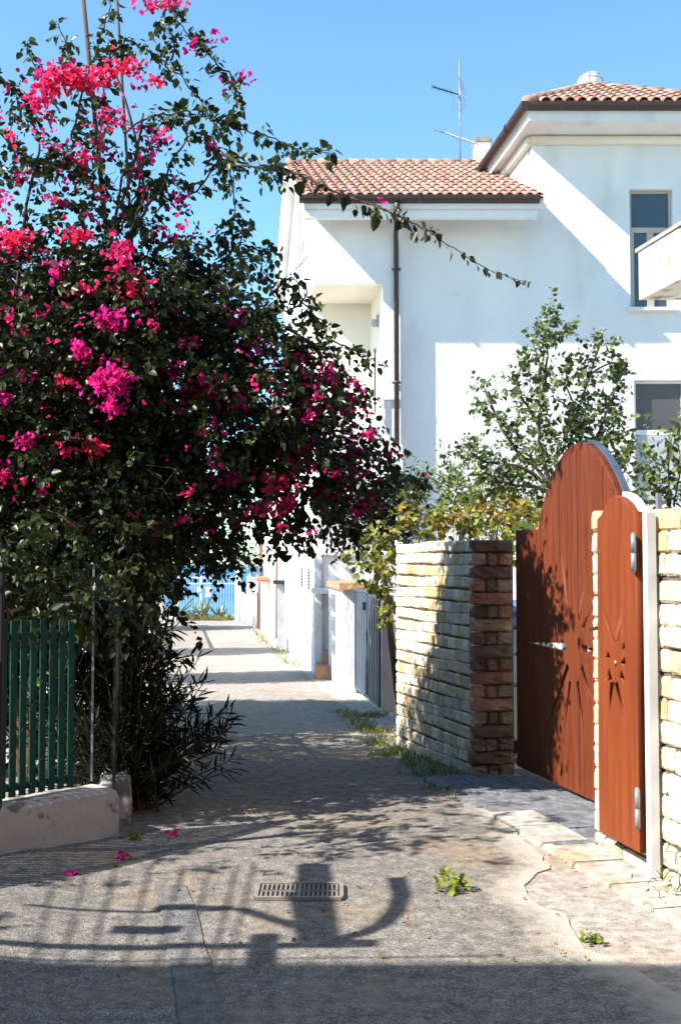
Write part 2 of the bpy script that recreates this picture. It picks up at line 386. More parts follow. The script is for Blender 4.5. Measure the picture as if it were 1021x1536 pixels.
def asph_r(y):
    return float(np.interp(y, [0, 3.9, 4.6, 5.4, 6.3, 7.5, 8.8, 10.2, 11, 12.2], [1.35, 1.18, 1.02, .80, 1.0, .92, .80, .62, .50, .10]))
def asph_l(y): return float(np.interp(y, [0, 4.6, 5.2, 6, 6.8, 9, 12.2], [-3.2, -2.6, -2.3, -1.85, -1.30, -1.58, -1.95]))
sheet('asphalt', M['asphalt'], asph_l, lambda y: asph_r(y) + .1, -3, 12.2, .012, 30, .08, .10, .12, 21)
M['strip'] = gravel('trench_concrete', [(.11, .108, .105), (.15, .146, .14), (.20, .19, .18)], (.17, .15, .125), 90, .5, False, (.5, .66))
def cs(o): return lambda y: float(np.interp(y, [2, 3.9, 4.6, 5.5, 6.2], [-.31, -.46, -.60, -.80, -.98])) + o
sheet('trench_patch', M['strip'], cs(-.075), cs(.085), 1.5, 5.7, .018, 4, .08, .012, .012, 41)
# stone kerb slabs and the slate threshold in front of the gate
W0 = Vector((1.475, 6.45, 0)); W1 = Vector((1.03, 8.86, 0))
m = MB()
for i in range(6):
    a = -1.55 + i * .42; c = W0 + DW * (a + .2) + NW * .17
    m.box((c.x, c.y, surf(c.x, c.y) + .0125), (.30, .405, .035), (NW, DW, UP), 0, (1, 1, 1), .006)
struct(m.build('kerb', gravel('kerb_stone', [(.32, .295, .26), (.38, .35, .31), (.44, .40, .35)], (.36, .28, .19), 14, .3, False, (.5, .62))))
m = MB(); sd = random.Random(4)
for i in range(7):
    for j in range(3):
        c = W0 + DW * (.05 + .19 + i * .385) + NW * (.12 - j * .31)
        c = c + NW * (.05 * (i % 2))
        m.box((c.x, c.y, surf(c.x, c.y) + .012), (.30, .372, .030), (NW, DW, UP), 0, None, .006)
struct(m.build('slate_paving', M['slate']))
# the sea
m = MB(); m.add([(-9000, 62, -6), (9000, 62, -6), (9000, 16000, -6), (-9000, 16000, -6)], [(0, 1, 2, 3)])
sm = bpy.data.materials.new('sea_water'); sm.use_nodes = True; b = sm.node_tree.nodes['Principled BSDF']; N = sm.node_tree.nodes; L = sm.node_tree.links
gg = N.new('ShaderNodeNewGeometry'); mp = N.new('ShaderNodeMapping'); mp.inputs['Scale'].default_value = (.002, .012, 1); L.new(gg.outputs[0], mp.inputs[0])
nn = N.new('ShaderNodeTexNoise'); nn.inputs['Scale'].default_value = 1; nn.inputs['Detail'].default_value = 5; L.new(mp.outputs[0], nn.inputs['Vector'])
cr = N.new('ShaderNodeValToRGB'); cr.color_ramp.elements[0].position = .35; cr.color_ramp.elements[0].color = (.008, .085, .22, 1); cr.color_ramp.elements[1].position = .66; cr.color_ramp.elements[1].color = (.05, .20, .33, 1)
L.new(nn.outputs[0], cr.inputs[0]); L.new(cr.outputs[0], b.inputs['Base Color']); b.inputs['Roughness'].default_value = .45; b.inputs['Specular IOR Level'].default_value = .25
n2 = N.new('ShaderNodeTexNoise'); n2.inputs['Scale'].default_value = .5; n2.inputs['Detail'].default_value = 4; L.new(gg.outputs[0], n2.inputs['Vector'])
bp = N.new('ShaderNodeBump'); bp.inputs['Strength'].default_value = .6; bp.inputs['Distance'].default_value = .6; L.new(n2.outputs[0], bp.inputs['Height']); L.new(bp.outputs[0], b.inputs['Normal'])
struct(m.build('sea', sm))

# ================================================================== THE WHITE HOUSE
O0 = Vector((-.49, 21.65, 0)); YF = 21.65; YM = 21.80
house = thing('white_house', 'white plastered two storey house with clay tiled roofs and brown gutters', 'house', (0, YF, -.5))
def dp(x, y, z): return Vector((x - .118 * (y - YF), y, z))      # skewed plan: x on the facade line, y depth
zb = -.8
M_EAVE, M_RIDGE, Y_RIDGE, Y_BACK = 8.47, 10.98, 26.2, 30.8
def slope_z(y, off=0): return (M_EAVE + (y - 20.95) * (M_RIDGE - M_EAVE) / (Y_RIDGE - 20.95) if y < Y_RIDGE else M_RIDGE - (y - Y_RIDGE) * (M_RIDGE - M_EAVE) / 4.9) + off
def ring(m, poly, z0, z1, mi=0):
    n = len(poly)
    m.add([Vector((p[0], p[1], z0)) for p in poly] + [Vector((p[0], p[1], z1)) for p in poly], [(i, (i + 1) % n, n + (i + 1) % n, n + i) for i in range(n)], mi)
# walls: facade pieces as boxes with a real loggia cut out of the left block
m = MB()
LX0, LX1 = -.49, .83                # loggia opening on the facade line
LB = YF + 1.65
zt = at(0, 425, YF).z; zl = at(0, 640, YF).z
XL1 = 1.20                          # right edge of the projecting left block
def skewbox(m, x0, x1, y0, y1, z0, z1, mi=0):
    p = [dp(x0, y0, 0), dp(x1, y0, 0), dp(x1, y1, 0), dp(x0, y1, 0)]
    m.prism([Vector((q.x, q.y, z0)) for q in p], (0, 0, z1 - z0), mi)
skewbox(m, -.49, XL1, YF, YM + .2, zt, M_EAVE - .05)             # over the loggia
skewbox(m, LX1, XL1, YF, YM + .2, zb, zt)                        # pier right of it
skewbox(m, -.49, LX1, YF, YM + .2, zb, zl)                       # below it
# main body behind, stopping at loggia back
skewbox(m, XL1 - .35, 3.75, YM, Y_BACK - .2, zb, M_EAVE + .15)
skewbox(m, -.49, XL1 - .35, LB, Y_BACK - .2, zb, M_EAVE + .15)
skewbox(m, -.49, XL1 - .35, YM + .2, LB, zb, zl)
skewbox(m, -.49, XL1 - .35, YM + .2, LB, zt, M_EAVE + .15)
# gables
for xg in (-.49,):
    p = [dp(xg, YF, M_EAVE + .1), dp(xg, Y_RIDGE, M_RIDGE - .06), dp(xg, Y_BACK - .2, M_EAVE + .1)]
    m.prism(p, (.3, 0, 0))
# upper block to the right, one storey higher; two window openings
def wallgrid(m, x0, x1, y, th, z0, z1, holes):
    xs = sorted({x0, x1, *[h[0] for h in holes], *[h[1] for h in holes]}); zs = sorted({z0, z1, *[h[2] for h in holes], *[h[3] for h in holes]})
    for i in range(len(xs) - 1):
        for k in range(len(zs) - 1):
            cx, cz = (xs[i] + xs[i + 1]) / 2, (zs[k] + zs[k + 1]) / 2
            if any(h[0] < cx < h[1] and h[2] < cz < h[3] for h in holes): continue
            m.box((cx, y + th / 2, cz), (xs[i + 1] - xs[i], th, zs[k + 1] - zs[k]))
wa, wb_ = at(943, 284, YM), at(1010, 463, YM); w1 = (wa.x, wb_.x, wb_.z, wa.z)
wc, wd = at(950, 570, YM), at(1030, 760, YM); w2 = (wc.x, wd.x, wd.z, wc.z)
UPZ = at(0, 176, YM).z
wallgrid(m, 3.7323, 8.4, YM, .3, zb, UPZ, [w1, w2])
skewbox(m, 3.75, 8.4, YM + .3, 27.6, zb, UPZ)
walls = m.build('wall', M['plaster'], house)
bm = bmesh.new(); bm.from_mesh(walls.data); bmesh.ops.remove_doubles(bm, verts=bm.verts[:], dist=1e-4)
bm.to_mesh(walls.data); bm.free()
# loggia lining (cream), slab and railing
m = MB()
skewbox(m, -.49, LX1, YF + .004, LB, zt - .02, zt + .002)
skewbox(m, LX1 - .02, LX1 + .002, YF + .004, LB, zl, zt - .02)
skewbox(m, -.47, LX1 - .02, LB - .02, LB + .002, zl, zt - .02)
lg = m.build('loggia', M['cream'], house)
m = MB(); p = dp(LX1 - .02, YF + 1.0, 0); m.box((p.x - .02, p.y, zt - 1.75), (.02, .32, 1.3)); m.build('door_leaf', mat('pale_green_door', (.36, .38, .33), (.3, .32, .28), 4), lg)
m = MB(); p = dp(LX1 - .02, YF + .55, 0); m.box((p.x - .07, p.y, zt - .66), (.12, .12, .14), bev=.01); m.box((p.x - .02, p.y, zt - .60), (.03, .16, .2)); m.build('wall_lamp', M['greyr'], lg)
m = MB(); zr = at(0, 598, YF).z
for i in range(4): m.bar((LX0 + .05 + i * .5 if i < 3 else LX1 - .02, YF - .04, zl - .05), (LX0 + .05 + i * .5 if i < 3 else LX1 - .02, YF - .04, zr), .035)
m.bar((LX0, YF - .04, zr), (LX1 + .28, YF - .04, zr), .05); m.bar((LX0, YF - .04, zr - .35), (LX1, YF - .04, zr - .35), .03)
m.build('railing', M['white_metal'], house)
# stair block right of loggia bottom
m = MB(); a = at(577, 622, YF); skewbox(m, .86, 1.16, YF - .14, YF - .002, zb, at(0, 668, YF).z); m.build('stair_parapet', M['plaster'], house)
# roofs ------------------------------------------------------------
def tiles(name, origin, xa, ua, ncol, nrow, pitch, rl, par, keep=None, r=.083, seed=1):
    """barrel cover tiles laid in columns up a slope"""
    m = MB(); rr = random.Random(seed); nrm = xa.cross(ua).normalized()
    if nrm.z < 0: nrm = -nrm
    for i in range(ncol):
        for j in range(nrow):
            c = origin + xa * (pitch * (i + .5)) + ua * (rl * j)
            if keep and not keep(c + ua * rl * .5): continue
            c = c + xa * rr.uniform(-.006, .006); f = 1.18
            t = rr.uniform(.82, 1.18); tt = (t * rr.uniform(.95, 1.08), t * rr.uniform(.9, 1.08), t * rr.uniform(.85, 1.1))
            vs = []
            for (s, rs, lift) in ((-.02, r, .030), (rl * f, r * .82, .006)):
                for k in range(7):
                    an = math.pi * k / 6
                    vs.append(c + ua * s + xa * (math.cos(an) * rs) + nrm * (math.sin(an) * rs * .85 + lift))
            vs2 = []
            for k in range(7):                       # thickness at the open lower end
                an = math.pi * k / 6; vs2.append(c - ua * .02 + xa * (math.cos(an) * (r - .016)) + nrm * (math.sin(an) * (r - .016) * .85 + .030))
            m.add(vs + vs2, [(k, k + 1, k + 8, k + 7) for k in range(6)] + [(k, k + 14, k + 15, k + 1) for k in range(6)], 0, tt, True)
    return m
roof = thing('x', '', '') ; bpy.data.objects.remove(roof)
XE0, XE1 = -.77, 3.72
slen = math.hypot(Y_RIDGE - 20.95, M_RIDGE - M_EAVE)
m = MB()
def slab(m, x0, x1, ya, yb, th, lift=0):
    p = [dp(x0, ya, slope_z(ya)), dp(x1, ya, slope_z(ya)), dp(x1, yb, slope_z(yb)), dp(x0, yb, slope_z(yb))]
    m.prism([q + Vector((0, 0, -th)) for q in p], (0, 0, th))
slab(m, XE0, XE1, 20.95, Y_RIDGE, .20); slab(m, XE0, XE1, Y_RIDGE, Y_BACK, .20)
m.box(((XE0 + XE1) / 2 + .03, 21.06, M_EAVE - .235), (XE1 - XE0 - .12, .12, .24))
rf = m.build('roof', M['plaster'], house)
ua = (dp(0, Y_RIDGE, M_RIDGE) - dp(0, 20.95, M_EAVE)).normalized()
m = MB(); q = [dp(XE0 + .03, 20.93, slope_z(20.93) + .012), dp(XE1, 20.93, slope_z(20.93) + .012), dp(XE1, Y_RIDGE, M_RIDGE + .012), dp(XE0 + .03, Y_RIDGE, M_RIDGE + .012)]
m.prism(q, (0, 0, .02)); m.build('pan_tiles', M['pan'], rf)
tiles('cover_tiles', dp(XE0 + .02, 20.92, slope_z(20.92) + .03), XA, ua, 24, 13, (XE1 - XE0 - .02) / 24, slen / 13, rf, r=.079).build('cover_tiles', M['tile'], rf, fix=False)
m = MB()
for i in range(13):
    a = dp(XE0 + .02 + i * .37, Y_RIDGE, M_RIDGE + .05); b = dp(XE0 + .02 + (i + 1.14) * .37, Y_RIDGE, M_RIDGE + .035)
    t = R.uniform(.85, 1.15); m.tube([a, b], [.115, .095], 10, tint=(t, t * .95, t * .9))
m.build('ridge_tiles', M['tile'], rf)
def gutter(name, a, b, par):
    m = MB(); a, b = Vector(a), Vector(b); d = (b - a).normalized(); s = d.cross(UP).normalized()
    prof_ = [(-.02, .07), (.10, .07), (.115, .055), (.105, 0), (.08, -.045), (.02, -.065), (-.02, -.065)]
    m.prism([a + s * x + UP * z for x, z in prof_], b - a)
    for i in range(3):
        p = a + d * (i + .5) * (b - a).length / 3; m.box(p + s * .05 + UP * .012, (.02, .15, .155), (d, s, UP))
    return m.build(name, M['gutter'], par)
gutter('gutter', (XE0, 20.93, M_EAVE - .03), (XE1, 20.93, M_EAVE - .03), house)
m = MB(); px_ = 1.06
m.tube([(px_, 20.86, M_EAVE - .1), (px_, 20.95, M_EAVE - .28), (px_, 21.50, M_EAVE - .52), (px_ + .01, 21.57, M_EAVE - .7), (px_ + .02, 21.57, 1.2)], .048, 10)
dpp = m.build('downpipe', M['gutter'], house)
m = MB()
for z in (7.3, 5.1, 3.0): m = MB(); m.box((px_ + .015, 21.60, z), (.17, .06, .03)); m.tube([(px_ + .015, 21.57, z - .03), (px_ + .015, 21.57, z + .03)], .056, 10); m.build('pipe_clamp', M['gutter'], dpp)
# upper hipped roof
E = at(790, 157, 20.95).z; ex0, ex1, ey0, ey1 = 3.42, 7.55, 20.95, 28.2
pk = dp(5.15, 23.9, at(0, 133, 23.9).z); pk.x = at(885, 121, 23.9).x; pk2 = Vector((pk.x - .118 * 1.4, 25.3, pk.z))
c00, c10, c11, c01 = dp(ex0, ey0, E), dp(ex1, ey0, E), dp(ex1, ey1, E), dp(ex0, ey1, E)
m = MB(); n = [c00, c10, c11, c01]
th = Vector((0, 0, -.10))
m.add([c00, c10, c11, c01, pk, pk2] + [p + th for p in n], [(0, 1, 4), (1, 2, 5, 4), (2, 3, 5), (3, 0, 4, 5), (0, 6, 7, 1), (1, 7, 8, 2), (2, 8, 9, 3), (3, 9, 6, 0), (6, 9, 8, 7)])
ins = .05; i00, i10, i11, i01 = dp(ex0 + ins, ey0 + ins, E - .10), dp(ex1 - ins, ey0 + ins, E - .10), dp(ex1 - ins, ey1 - ins, E - .10), dp(ex0 + ins, ey1 - ins, E - .10)
m.prism([p + Vector((0, 0, -.18)) for p in (i00, i10, i11, i01)], (0, 0, .18))
hr = m.build('hipped_roof', M['plaster'], house)
# rounded cornice under it
m = MB()
for a, b in ((dp(3.75, YM, 0), dp(8.0, YM, 0)), (dp(3.75, YM, 0), dp(3.75, 26, 0))):
    off = Vector((-.03, -.03, E - .37)); m.tube([a + off, b + off], .09, 12)
m.build('cornice', M['cream'], hr)
fu = (Vector((pk.x, pk.y, pk.z)) - Vector((pk.x, ey0, E))).normalized()
def inhip(c):
    t = (c.y - ey0) / (pk.y - ey0)
    if t > 1: return False
    xl = c00.x + (pk.x - c00.x) * t; xr = c10.x + (pk.x - c10.x) * t
    return xl + .05 < c.x < xr - .05
tl = tiles('t', Vector((c00.x, ey0 - .03, E + .03)), XA, fu, 18, 9, .2294, .37, hr, inhip, seed=5, r=.094)
tl.build('cover_tiles', M['tile'], hr, fix=False)
m = MB(); m.prism([c00 + Vector((.03, 0, .015)), c10 + Vector((-.03, 0, .015)), pk + Vector((0, 0, .015))], (0, 0, .015)); m.build('pan_tiles', M['pan'], hr)
m = MB()
for a, b, nt_ in ((c00, pk, 8), (c10, pk, 8), (pk, pk2, 4)):
    for i in range(nt_):
        p, q = a.lerp(b, i / nt_), a.lerp(b, (i + 1.15) / nt_); t = R.uniform(.85, 1.15)
        m.tube([p + Vector((0, 0, .06)), q + Vector((0, 0, .045))], [.115, .095], 10, tint=(t, t * .95, t * .9))
m.build('ridge_tiles', M['tile'], hr)
gutter('gutter', c00 + Vector((-.06, -.01, -.05)), c10 + Vector((0, -.01, -.05)), house)
gutter('gutter', c01 + Vector((-.01, 0, -.05)), c00 + Vector((-.01, -.12, -.05)), house)
m = MB(); c_ = at(685, 440, YM - .01); m.tube([(c_.x, YM - .002, c_.z), (c_.x, YM - .03, c_.z)], .03, 10); m.build('wall_socket', M['cream'], house)
c_ = at(837 * .383 + 630, 347 * .383 + 80, YM); m = MB(); m.tube([(c_.x, YM - .001, c_.z), (c_.x, YM - .02, c_.z)], .018, 8); m.build('wall_hook', M['greyr'], house)
# windows
def window(m_fr, gl, w, y, name, transom=None, mull=None, door=False):
    x0, x1, z0, z1 = w; t = .055
    fr = MB(); yy = y + .13
    fr.box(((x0 + t / 2), yy, (z0 + z1) / 2), (t, .07, z1 - z0)); fr.box(((x1 - t / 2), yy, (z0 + z1) / 2), (t, .07, z1 - z0))
    fr.box(((x0 + x1) / 2, yy, z1 - t / 2), (x1 - x0 - 2 * t, .07, t)); fr.box(((x0 + x1) / 2, yy, z0 + t / 2), (x1 - x0 - 2 * t, .07, t))
    if transom: fr.box(((x0 + x1) / 2, yy, transom), (x1 - x0 - 2 * t, .066, .10))
    if mull:
        fr.box((mull, yy, (z0 + t + transom - .05) / 2), (.13, .06, transom - .05 - z0 - t))
        for cx in (x0 + t, x1 - t): fr.box((cx + (.02 if cx < mull else -.02), yy - .005, (z0 + t + transom - .05) / 2), (.05, .06, transom - .05 - z0 - t))
    f = fr.build(name, m_fr, house)
    p = MB(); p.box(((x0 + x1) / 2, yy + .012, (z0 + z1) / 2), (x1 - x0 - .03, .012, z1 - z0 - .03)); p.build('pane', gl, f)
    return f
tz = at(0, 343, YM).z
f = window(M['frame'], M['glass'], w1, YM, 'window', tz, at(977, 400, YM).x)
m = MB(); m.box(((w1[0] + w1[1]) / 2, YM - .03, w1[2] - .03), (w1[1] - w1[0] + .14, .26, .06)); m.build('sill', M['plaster'], f)
tz2 = at(0, 648, YM).z
f = window(M['white_metal'], M['glass2'], w2, YM, 'window', tz2, None)
m = MB(); m.box(((w2[0] + w2[1]) / 2, YM + .115, (w2[2] + tz2 - .05) / 2), (w2[1] - w2[0] - .12, .03, tz2 - w2[2] - .06)); m.build('lower_panel', mat('pale_blue_panel', (.40, .43, .48), (.36, .39, .44), 3, .6, .05), f)
# side windows on the lane side: hinged shutters seen edge on
def side(y, z): return dp(-.49, y, z)
for (px, y0, y1, pr) in ((440, 300, 412, .12), (457, 318, 392, .07)):
    Ym = 24.4 if px == 440 else 22.7
    a, b = at(px, y0, Ym).z, at(px, y1, Ym).z; m = MB(); c = side(Ym, 0)
    ns = 26 if px == 440 else 12
    for i in range(ns):
        z = a + (b - a) * (i + .5) / ns; m.box((c.x - .03 - pr / 2, c.y, z), (.03, .9 if px == 440 else .5, (a - b) / ns * .55), (Vector((.8, 0, .6)), YA, Vector((-.6, 0, .8))))
    sh = m.build('shutter', M['white_metal'], house)
    m = MB(); m.bar((c.x - .03, c.y - .4, b), (c.x - .30, c.y - .5, b - .32), .04); m.build('awning_arm', M['frame'], sh)
# low details on the front at lane level: framed panel, ledge
m = MB(); a = at(482, 833, YF); 
for (x0, y0, x1, y1) in ((482, 833, 640, 833), (483, 833, 484, 1005)):
    p, q = at(x0, y0, YF - .02), at(x1, y1, YF - .02); m.bar(p, q, .035)
m.build('panel_frame', M['pink'], house)
m = MB(); skewbox(m, -.56, -.12, YF - .25, YF - .003, at(0, 890, YF).z, at(0, 882, YF).z); m.build('ledge', M['plaster'], house)
m = MB(); skewbox(m, -.27, -.13, YF - .1, YF - .004, zb, at(0, 890, YF).z - .002); m.build('pilaster', M['greyr'], house)
m = MB(); p = at(487, 930, YF - .5)
m.box((p.x - .02, YF - .6, prof(21) + .08), (.30, 1.0, .3), bev=.01); m.box((p.x + .1, YF - .3, prof(21) + .32), (.3, .5, .22), bev=.01); m.build('doorstep', M['terracotta'], house)
# vents on the lane side
for (py0, py1, Yv) in ((850, 880, 24.6), (852, 884, 22.9)):
    c = side(Yv, 0); a, b = at(0, py0, Yv).z, at(0, py1, Yv).z; m = MB()
    for i in range(7): m.box((c.x - .015, c.y, b + (a - b) * (i + .5) / 7), (.03, .45, (a - b) / 7 * .55))
    m.build('vent', M['galv'], house)
# chimney
m = MB(); c = at(718, 222, 26.3); m.box((c.x + .1, 26.6, c.z - .5), (.36, .5, 1.35), (XA, YA, UP)); ch = m.build('chimney', M['plaster'], house)
m = MB(); m.box((c.x + .1, 26.6, c.z + .22), (.42, .56, .12), bev=.02); m.build('chimney_cap', mat('stained_concrete', (.22, .17, .13), (.32, .27, .22), 8), ch)
# dome vent on the hip peak
m = MB(); cx = at(884, 108, 24.9); cc = Vector((cx.x, 24.9, cx.z - .30))
def sph(m, c, r, n=14, rings=8, mi=0, z0=-.3):
    vs = []; fs = []
    for j in range(rings + 1):
        ph = z0 + (math.pi / 2 - z0) * j / rings
        for k in range(n): vs.append(c + Vector((math.cos(ph) * math.cos(2 * math.pi * k / n), math.cos(ph) * math.sin(2 * math.pi * k / n), math.sin(ph))) * r)
    for j in range(rings):
        for k in range(n): fs.append((j * n + k, j * n + (k + 1) % n, (j + 1) * n + (k + 1) % n, (j + 1) * n + k))
    m.add(vs, fs, mi, None, True)
sph(m, cc, .29)
dv = m.build('roof_vent', M['white_metal'], house)
m = MB()
for k in range(5):
    an = k * math.pi / 5; m.tube([cc + Vector((math.cos(an) * math.cos(t), math.sin(an) * math.cos(t), math.sin(t))) * .30 for t in [math.pi * i / 12 for i in range(13)]], .008, 5)
for z in (.1, .2): 
    r_ = math.sqrt(.30 ** 2 - z * z); m.tube([cc + Vector((math.cos(t) * r_, math.sin(t) * r_, z)) for t in [2 * math.pi * i / 20 for i in range(21)]], .008, 5)
m.build('vent_ribs', M['galv'], dv)
# aerial
ae0 = at(690, 236, 26.0)
ant = thing('television_aerial', 'tall thin mast with two television aerials rising behind the lower tiled roof', 'aerial', (ae0.x, 26.0, ae0.z - .3))
mt = at(689, 90, 26.0); m = MB(); m.tube([(ae0.x, 26, ae0.z - .4), (mt.x, 26, mt.z)], .021, 8); m.build('mast', M['galv'], ant)
m = MB(); h = at(688, 142, 26); tip = at(648, 130, 25.6); m.bar(h, tip, .022)
for i in range(9):
    p = h.lerp(tip, .25 + .75 * i / 8); m.bar(p + Vector((-.01, -.09, .02)), p + Vector((.01, .09, -.02)), .008)
    m.tube([p + UP * -.035, p + UP * .035], .006, 4)
m.build('yagi_aerial', M['black_metal'], ant)
m = MB()
for s in (-1, 1):
    for i in range(7):
        y = .06 + i * .055; m.bar(h + Vector((-.16 + .10 * i / 6 * 0 - .02, -.22, s * y)) + XA * (.18 - abs(i) * .012), h + Vector((.16 + .02, .22, s * y)) + XA * (.02 - i * .012), .007)
    for q in (-.12, .0, .12): m.bar(h + Vector((q, q, 0)), h + Vector((q - .03, q, s * .40)), .007)
m.build('reflector', M['galv'], ant)
m = MB(); h = at(690, 210, 26); a, b = at(668, 199, 26.2), at(712, 214, 25.8); m.bar(a, b, .022)
for i in range(7):
    p = a.lerp(b, i / 6); l = .30 - .02 * i; m.bar(p + Vector((-l, -.12, .05 * (1 - i / 3) * .4)), p + Vector((l, .12, -.03)), .010)
m.build('log_periodic_aerial', M['galv'], ant)

# ================================================================== STONE WALLS
def rock(m, o, ua, na, w, h, dpt, tint, mi=0, rnd=.009, rough=1.0):
    """a rough faced stone: o lower-left-front corner, ua along, na outward"""
    nu, nv = max(3, min(6, int(w / .045))), 4; vs = []
    US = [0, min(.12, .014 / w)] + [k_ / (nu - 2) + R.uniform(-.05, .05) for k_ in range(1, nu - 2)] + [1 - min(.12, .014 / w), 1]; nu = len(US) - 1
    VS = [0, .13, .5 + R.uniform(-.12, .12), .87, 1]
    ow, oh = .005, .0035; sd = R.random() * 99
    cj = [R.uniform(-.008, .008) for _ in range(8)]
    for j in range(nv + 1):
        for i in range(nu + 1):
            u, v = US[i], VS[j]; edge = i in (0, nu) or j in (0, nv); cor = i in (0, nu) and j in (0, nv)
            x = u * (w - 2 * ow) + ow; z = v * (h - 2 * oh) + oh
            if cor: x += (.006 if i == 0 else -.006); z += (.004 if j == 0 else -.004)
            p = -.008 if edge else R.uniform(0, rnd) * rough
            x += cj[(i + j) % 8] * .5; z += cj[(i * 3 + j) % 8] * .45
            vs.append(o + ua * x + UP * z + na * p)
    k = nu + 1; nf = len(vs); per = [i for i in range(k)] + [j * k + nu for j in range(1, nv + 1)] + [nv * k + i for i in range(nu - 1, -1, -1)] + [j * k for j in range(nv - 1, 0, -1)]
    back = [vs[i] - na * (dpt) for i in per]
    fs = [(j * k + i, j * k + i + 1, (j + 1) * k + i + 1, (j + 1) * k + i) for j in range(nv) for i in range(nu)]
    q = len(per); fs += [(per[i], nf + i, nf + (i + 1) % q, per[(i + 1) % q]) for i in range(q)]
    m.add(vs + back, fs, mi, tint, False)
def stone_tint(rr):
    t = rr.uniform(.74, 1.12)
    if rr.random() < .16: return (t * 1.0, t * .82, t * .60)
    if rr.random() < .2: return (t * .86, t * .86, t * .90)
    return (t * 1.05, t * 1.03, t * 1.0)
def stone_wall(name, label, a, length, zb0, zb1, zt0, zt1, front=None, back_open=False, thick=.34, rows=18, seed=3, arch=False):
    """a = near lower corner on the lane face, running along DW; front(True) dresses the near end in brown stone"""
    rr = random.Random(seed)
    t = thing(name, label, 'wall', (a.x, a.y, 0))
    m = MB()
    for r in range(rows):
        f0, f1 = r / rows, (r + 1) / rows; s = -rr.uniform(0, .1)
        while s < length:
            w = rr.uniform(.07, .24) * (1.35 if rr.random() < .2 else 1)
            s0, s1 = max(s, 0), min(s + w, length)
            if length - s1 < .07: s1 = length
            if s1 - s0 > .03:
                c = s0 / length; lo = zb0 + (zb1 - zb0) * c; hi = zt0 + (zt1 - zt0) * c
                z0, z1 = lo + (hi - lo) * f0, lo + (hi - lo) * f1
                o = Vector((a.x, a.y, 0)) + DW * s0 + UP * (z0 + .008 * math.sin(s0 * 3 + r * 1.7))
                rock(m, o + NW * 0, DW, NW, s1 - s0, (z1 - z0) * rr.uniform(.97, 1.0), .06, stone_tint(rr))
            s += w
            if s1 >= length: break
    # near end face
    nf = -DW
    if front:
        for r in range(front):
            f0, f1 = r / front, (r + 1) / front; z0, z1 = zb0 + (zt0 - zb0) * f0, zb0 + (zt0 - zb0) * f1
            cuts = [0, thick] if r % 2 == 1 else ([0, thick * .36, thick * .64, thick] if r % 4 == 0 else [0, thick * .33, thick * .6, thick])
            for i in range(len(cuts) - 1):
                b = rr.uniform(.65, 1.9); red = rr.random() < .35
                tt = (b * 1.15, b * .85, b * .8) if red else (b, b * rr.uniform(.9, 1.1), b * rr.uniform(.85, 1.1))
                if r < 5: tt = (b * 1.2, b * 1.15, b * .95)
                ex = .02 if r == 1 else 0
                rock(m, Vector((a.x, a.y, z0)) - NW * cuts[i + 1] - DW * .01 + NW * .012, NW, nf, (cuts[i + 1] - cuts[i]) + (ex), (z1 - z0), .07, tt, 2, .03, 1.2)
    else:
        for r in range(rows):
            z0, z1 = zb0 + (zt0 - zb0) * r / rows, zb0 + (zt0 - zb0) * (r + 1) / rows
            rock(m, Vector((a.x, a.y, z0)) - NW * thick, NW, nf, thick, z1 - z0, .06, stone_tint(rr))
    # far end stones
    e = Vector((a.x, a.y, 0)) + DW * length
    for r in range(rows):
        z0, z1 = zb1 + (zt1 - zb1) * r / rows, zb1 + (zt1 - zb1) * (r + 1) / rows
        rock(m, e + UP * z0 + NW * 0, -NW, DW, thick, z1 - z0, .06, stone_tint(rr))
    # core
    q = [Vector((a.x, a.y, 0)) + DW * .018 - NW * .016, e - DW * .018 - NW * .016, e - DW * .018 - NW * thick, Vector((a.x, a.y, 0)) + DW * .018 - NW * thick]
    lo = [zb0 - .2, zb1 - .2, zb1 - .2, zb0 - .2]; hi = [zt0 - .02, zt1 - .02, zt1 - .02, zt0 - .02]
    m.add([p + UP * z for p, z in zip(q, lo)] + [p + UP * z for p, z in zip(q, hi)], [(0, 1, 5, 4), (1, 2, 6, 5), (2, 3, 7, 6), (3, 0, 4, 7), (4, 5, 6, 7)], 1)
    m.build('masonry', [M['stone'], M['mortar'], M['brownstone']], t)
    return t
p1 = at(708, 806, 8.95); bA = Vector((1.045, 8.95, 0))
sw1 = stone_wall('stone_wall', 'cream stone wall with a brown stone end pillar, left of the big wooden gate', bA, 2.2, -.07, -.16, at(0, 809, 8.95).z, at(0, 815, 11.1).z, front=18, seed=3, rows=19)
bB = Vector((W0.x, W0.y, 0)) - DW * 2.2
# near wall: runs from behind the frame edge to the gate opening
sw2 = stone_wall('stone_wall', 'sunlit cream stone wall behind the narrow wooden panel at the right edge', bB, 2.31, -.04, -.04, 1.875, 1.915, rows=16, seed=8, thick=.33)
# grey posts on the right wall
for i, (px, py, yy) in enumerate(((815, 760, 0), (945, 742, 0), (983, 740, 0))):
    if i == 0: continue
    Yp = 6.55 if i == 1 else 6.1
    a = at(px + 4, py, Yp); 
    m = MB(); m.box((a.x, Yp, (a.z + 1.75) / 2), (.022, .045, a.z - 1.75)); o = m.build('fence_post', M['galv'])
    tag(o, ['', 'thin grey metal post on the right wall, nearer the wooden panel', 'taller thin grey metal post on the right wall, nearer the frame edge'][i], 'post', 'thin metal posts on the right stone wall')

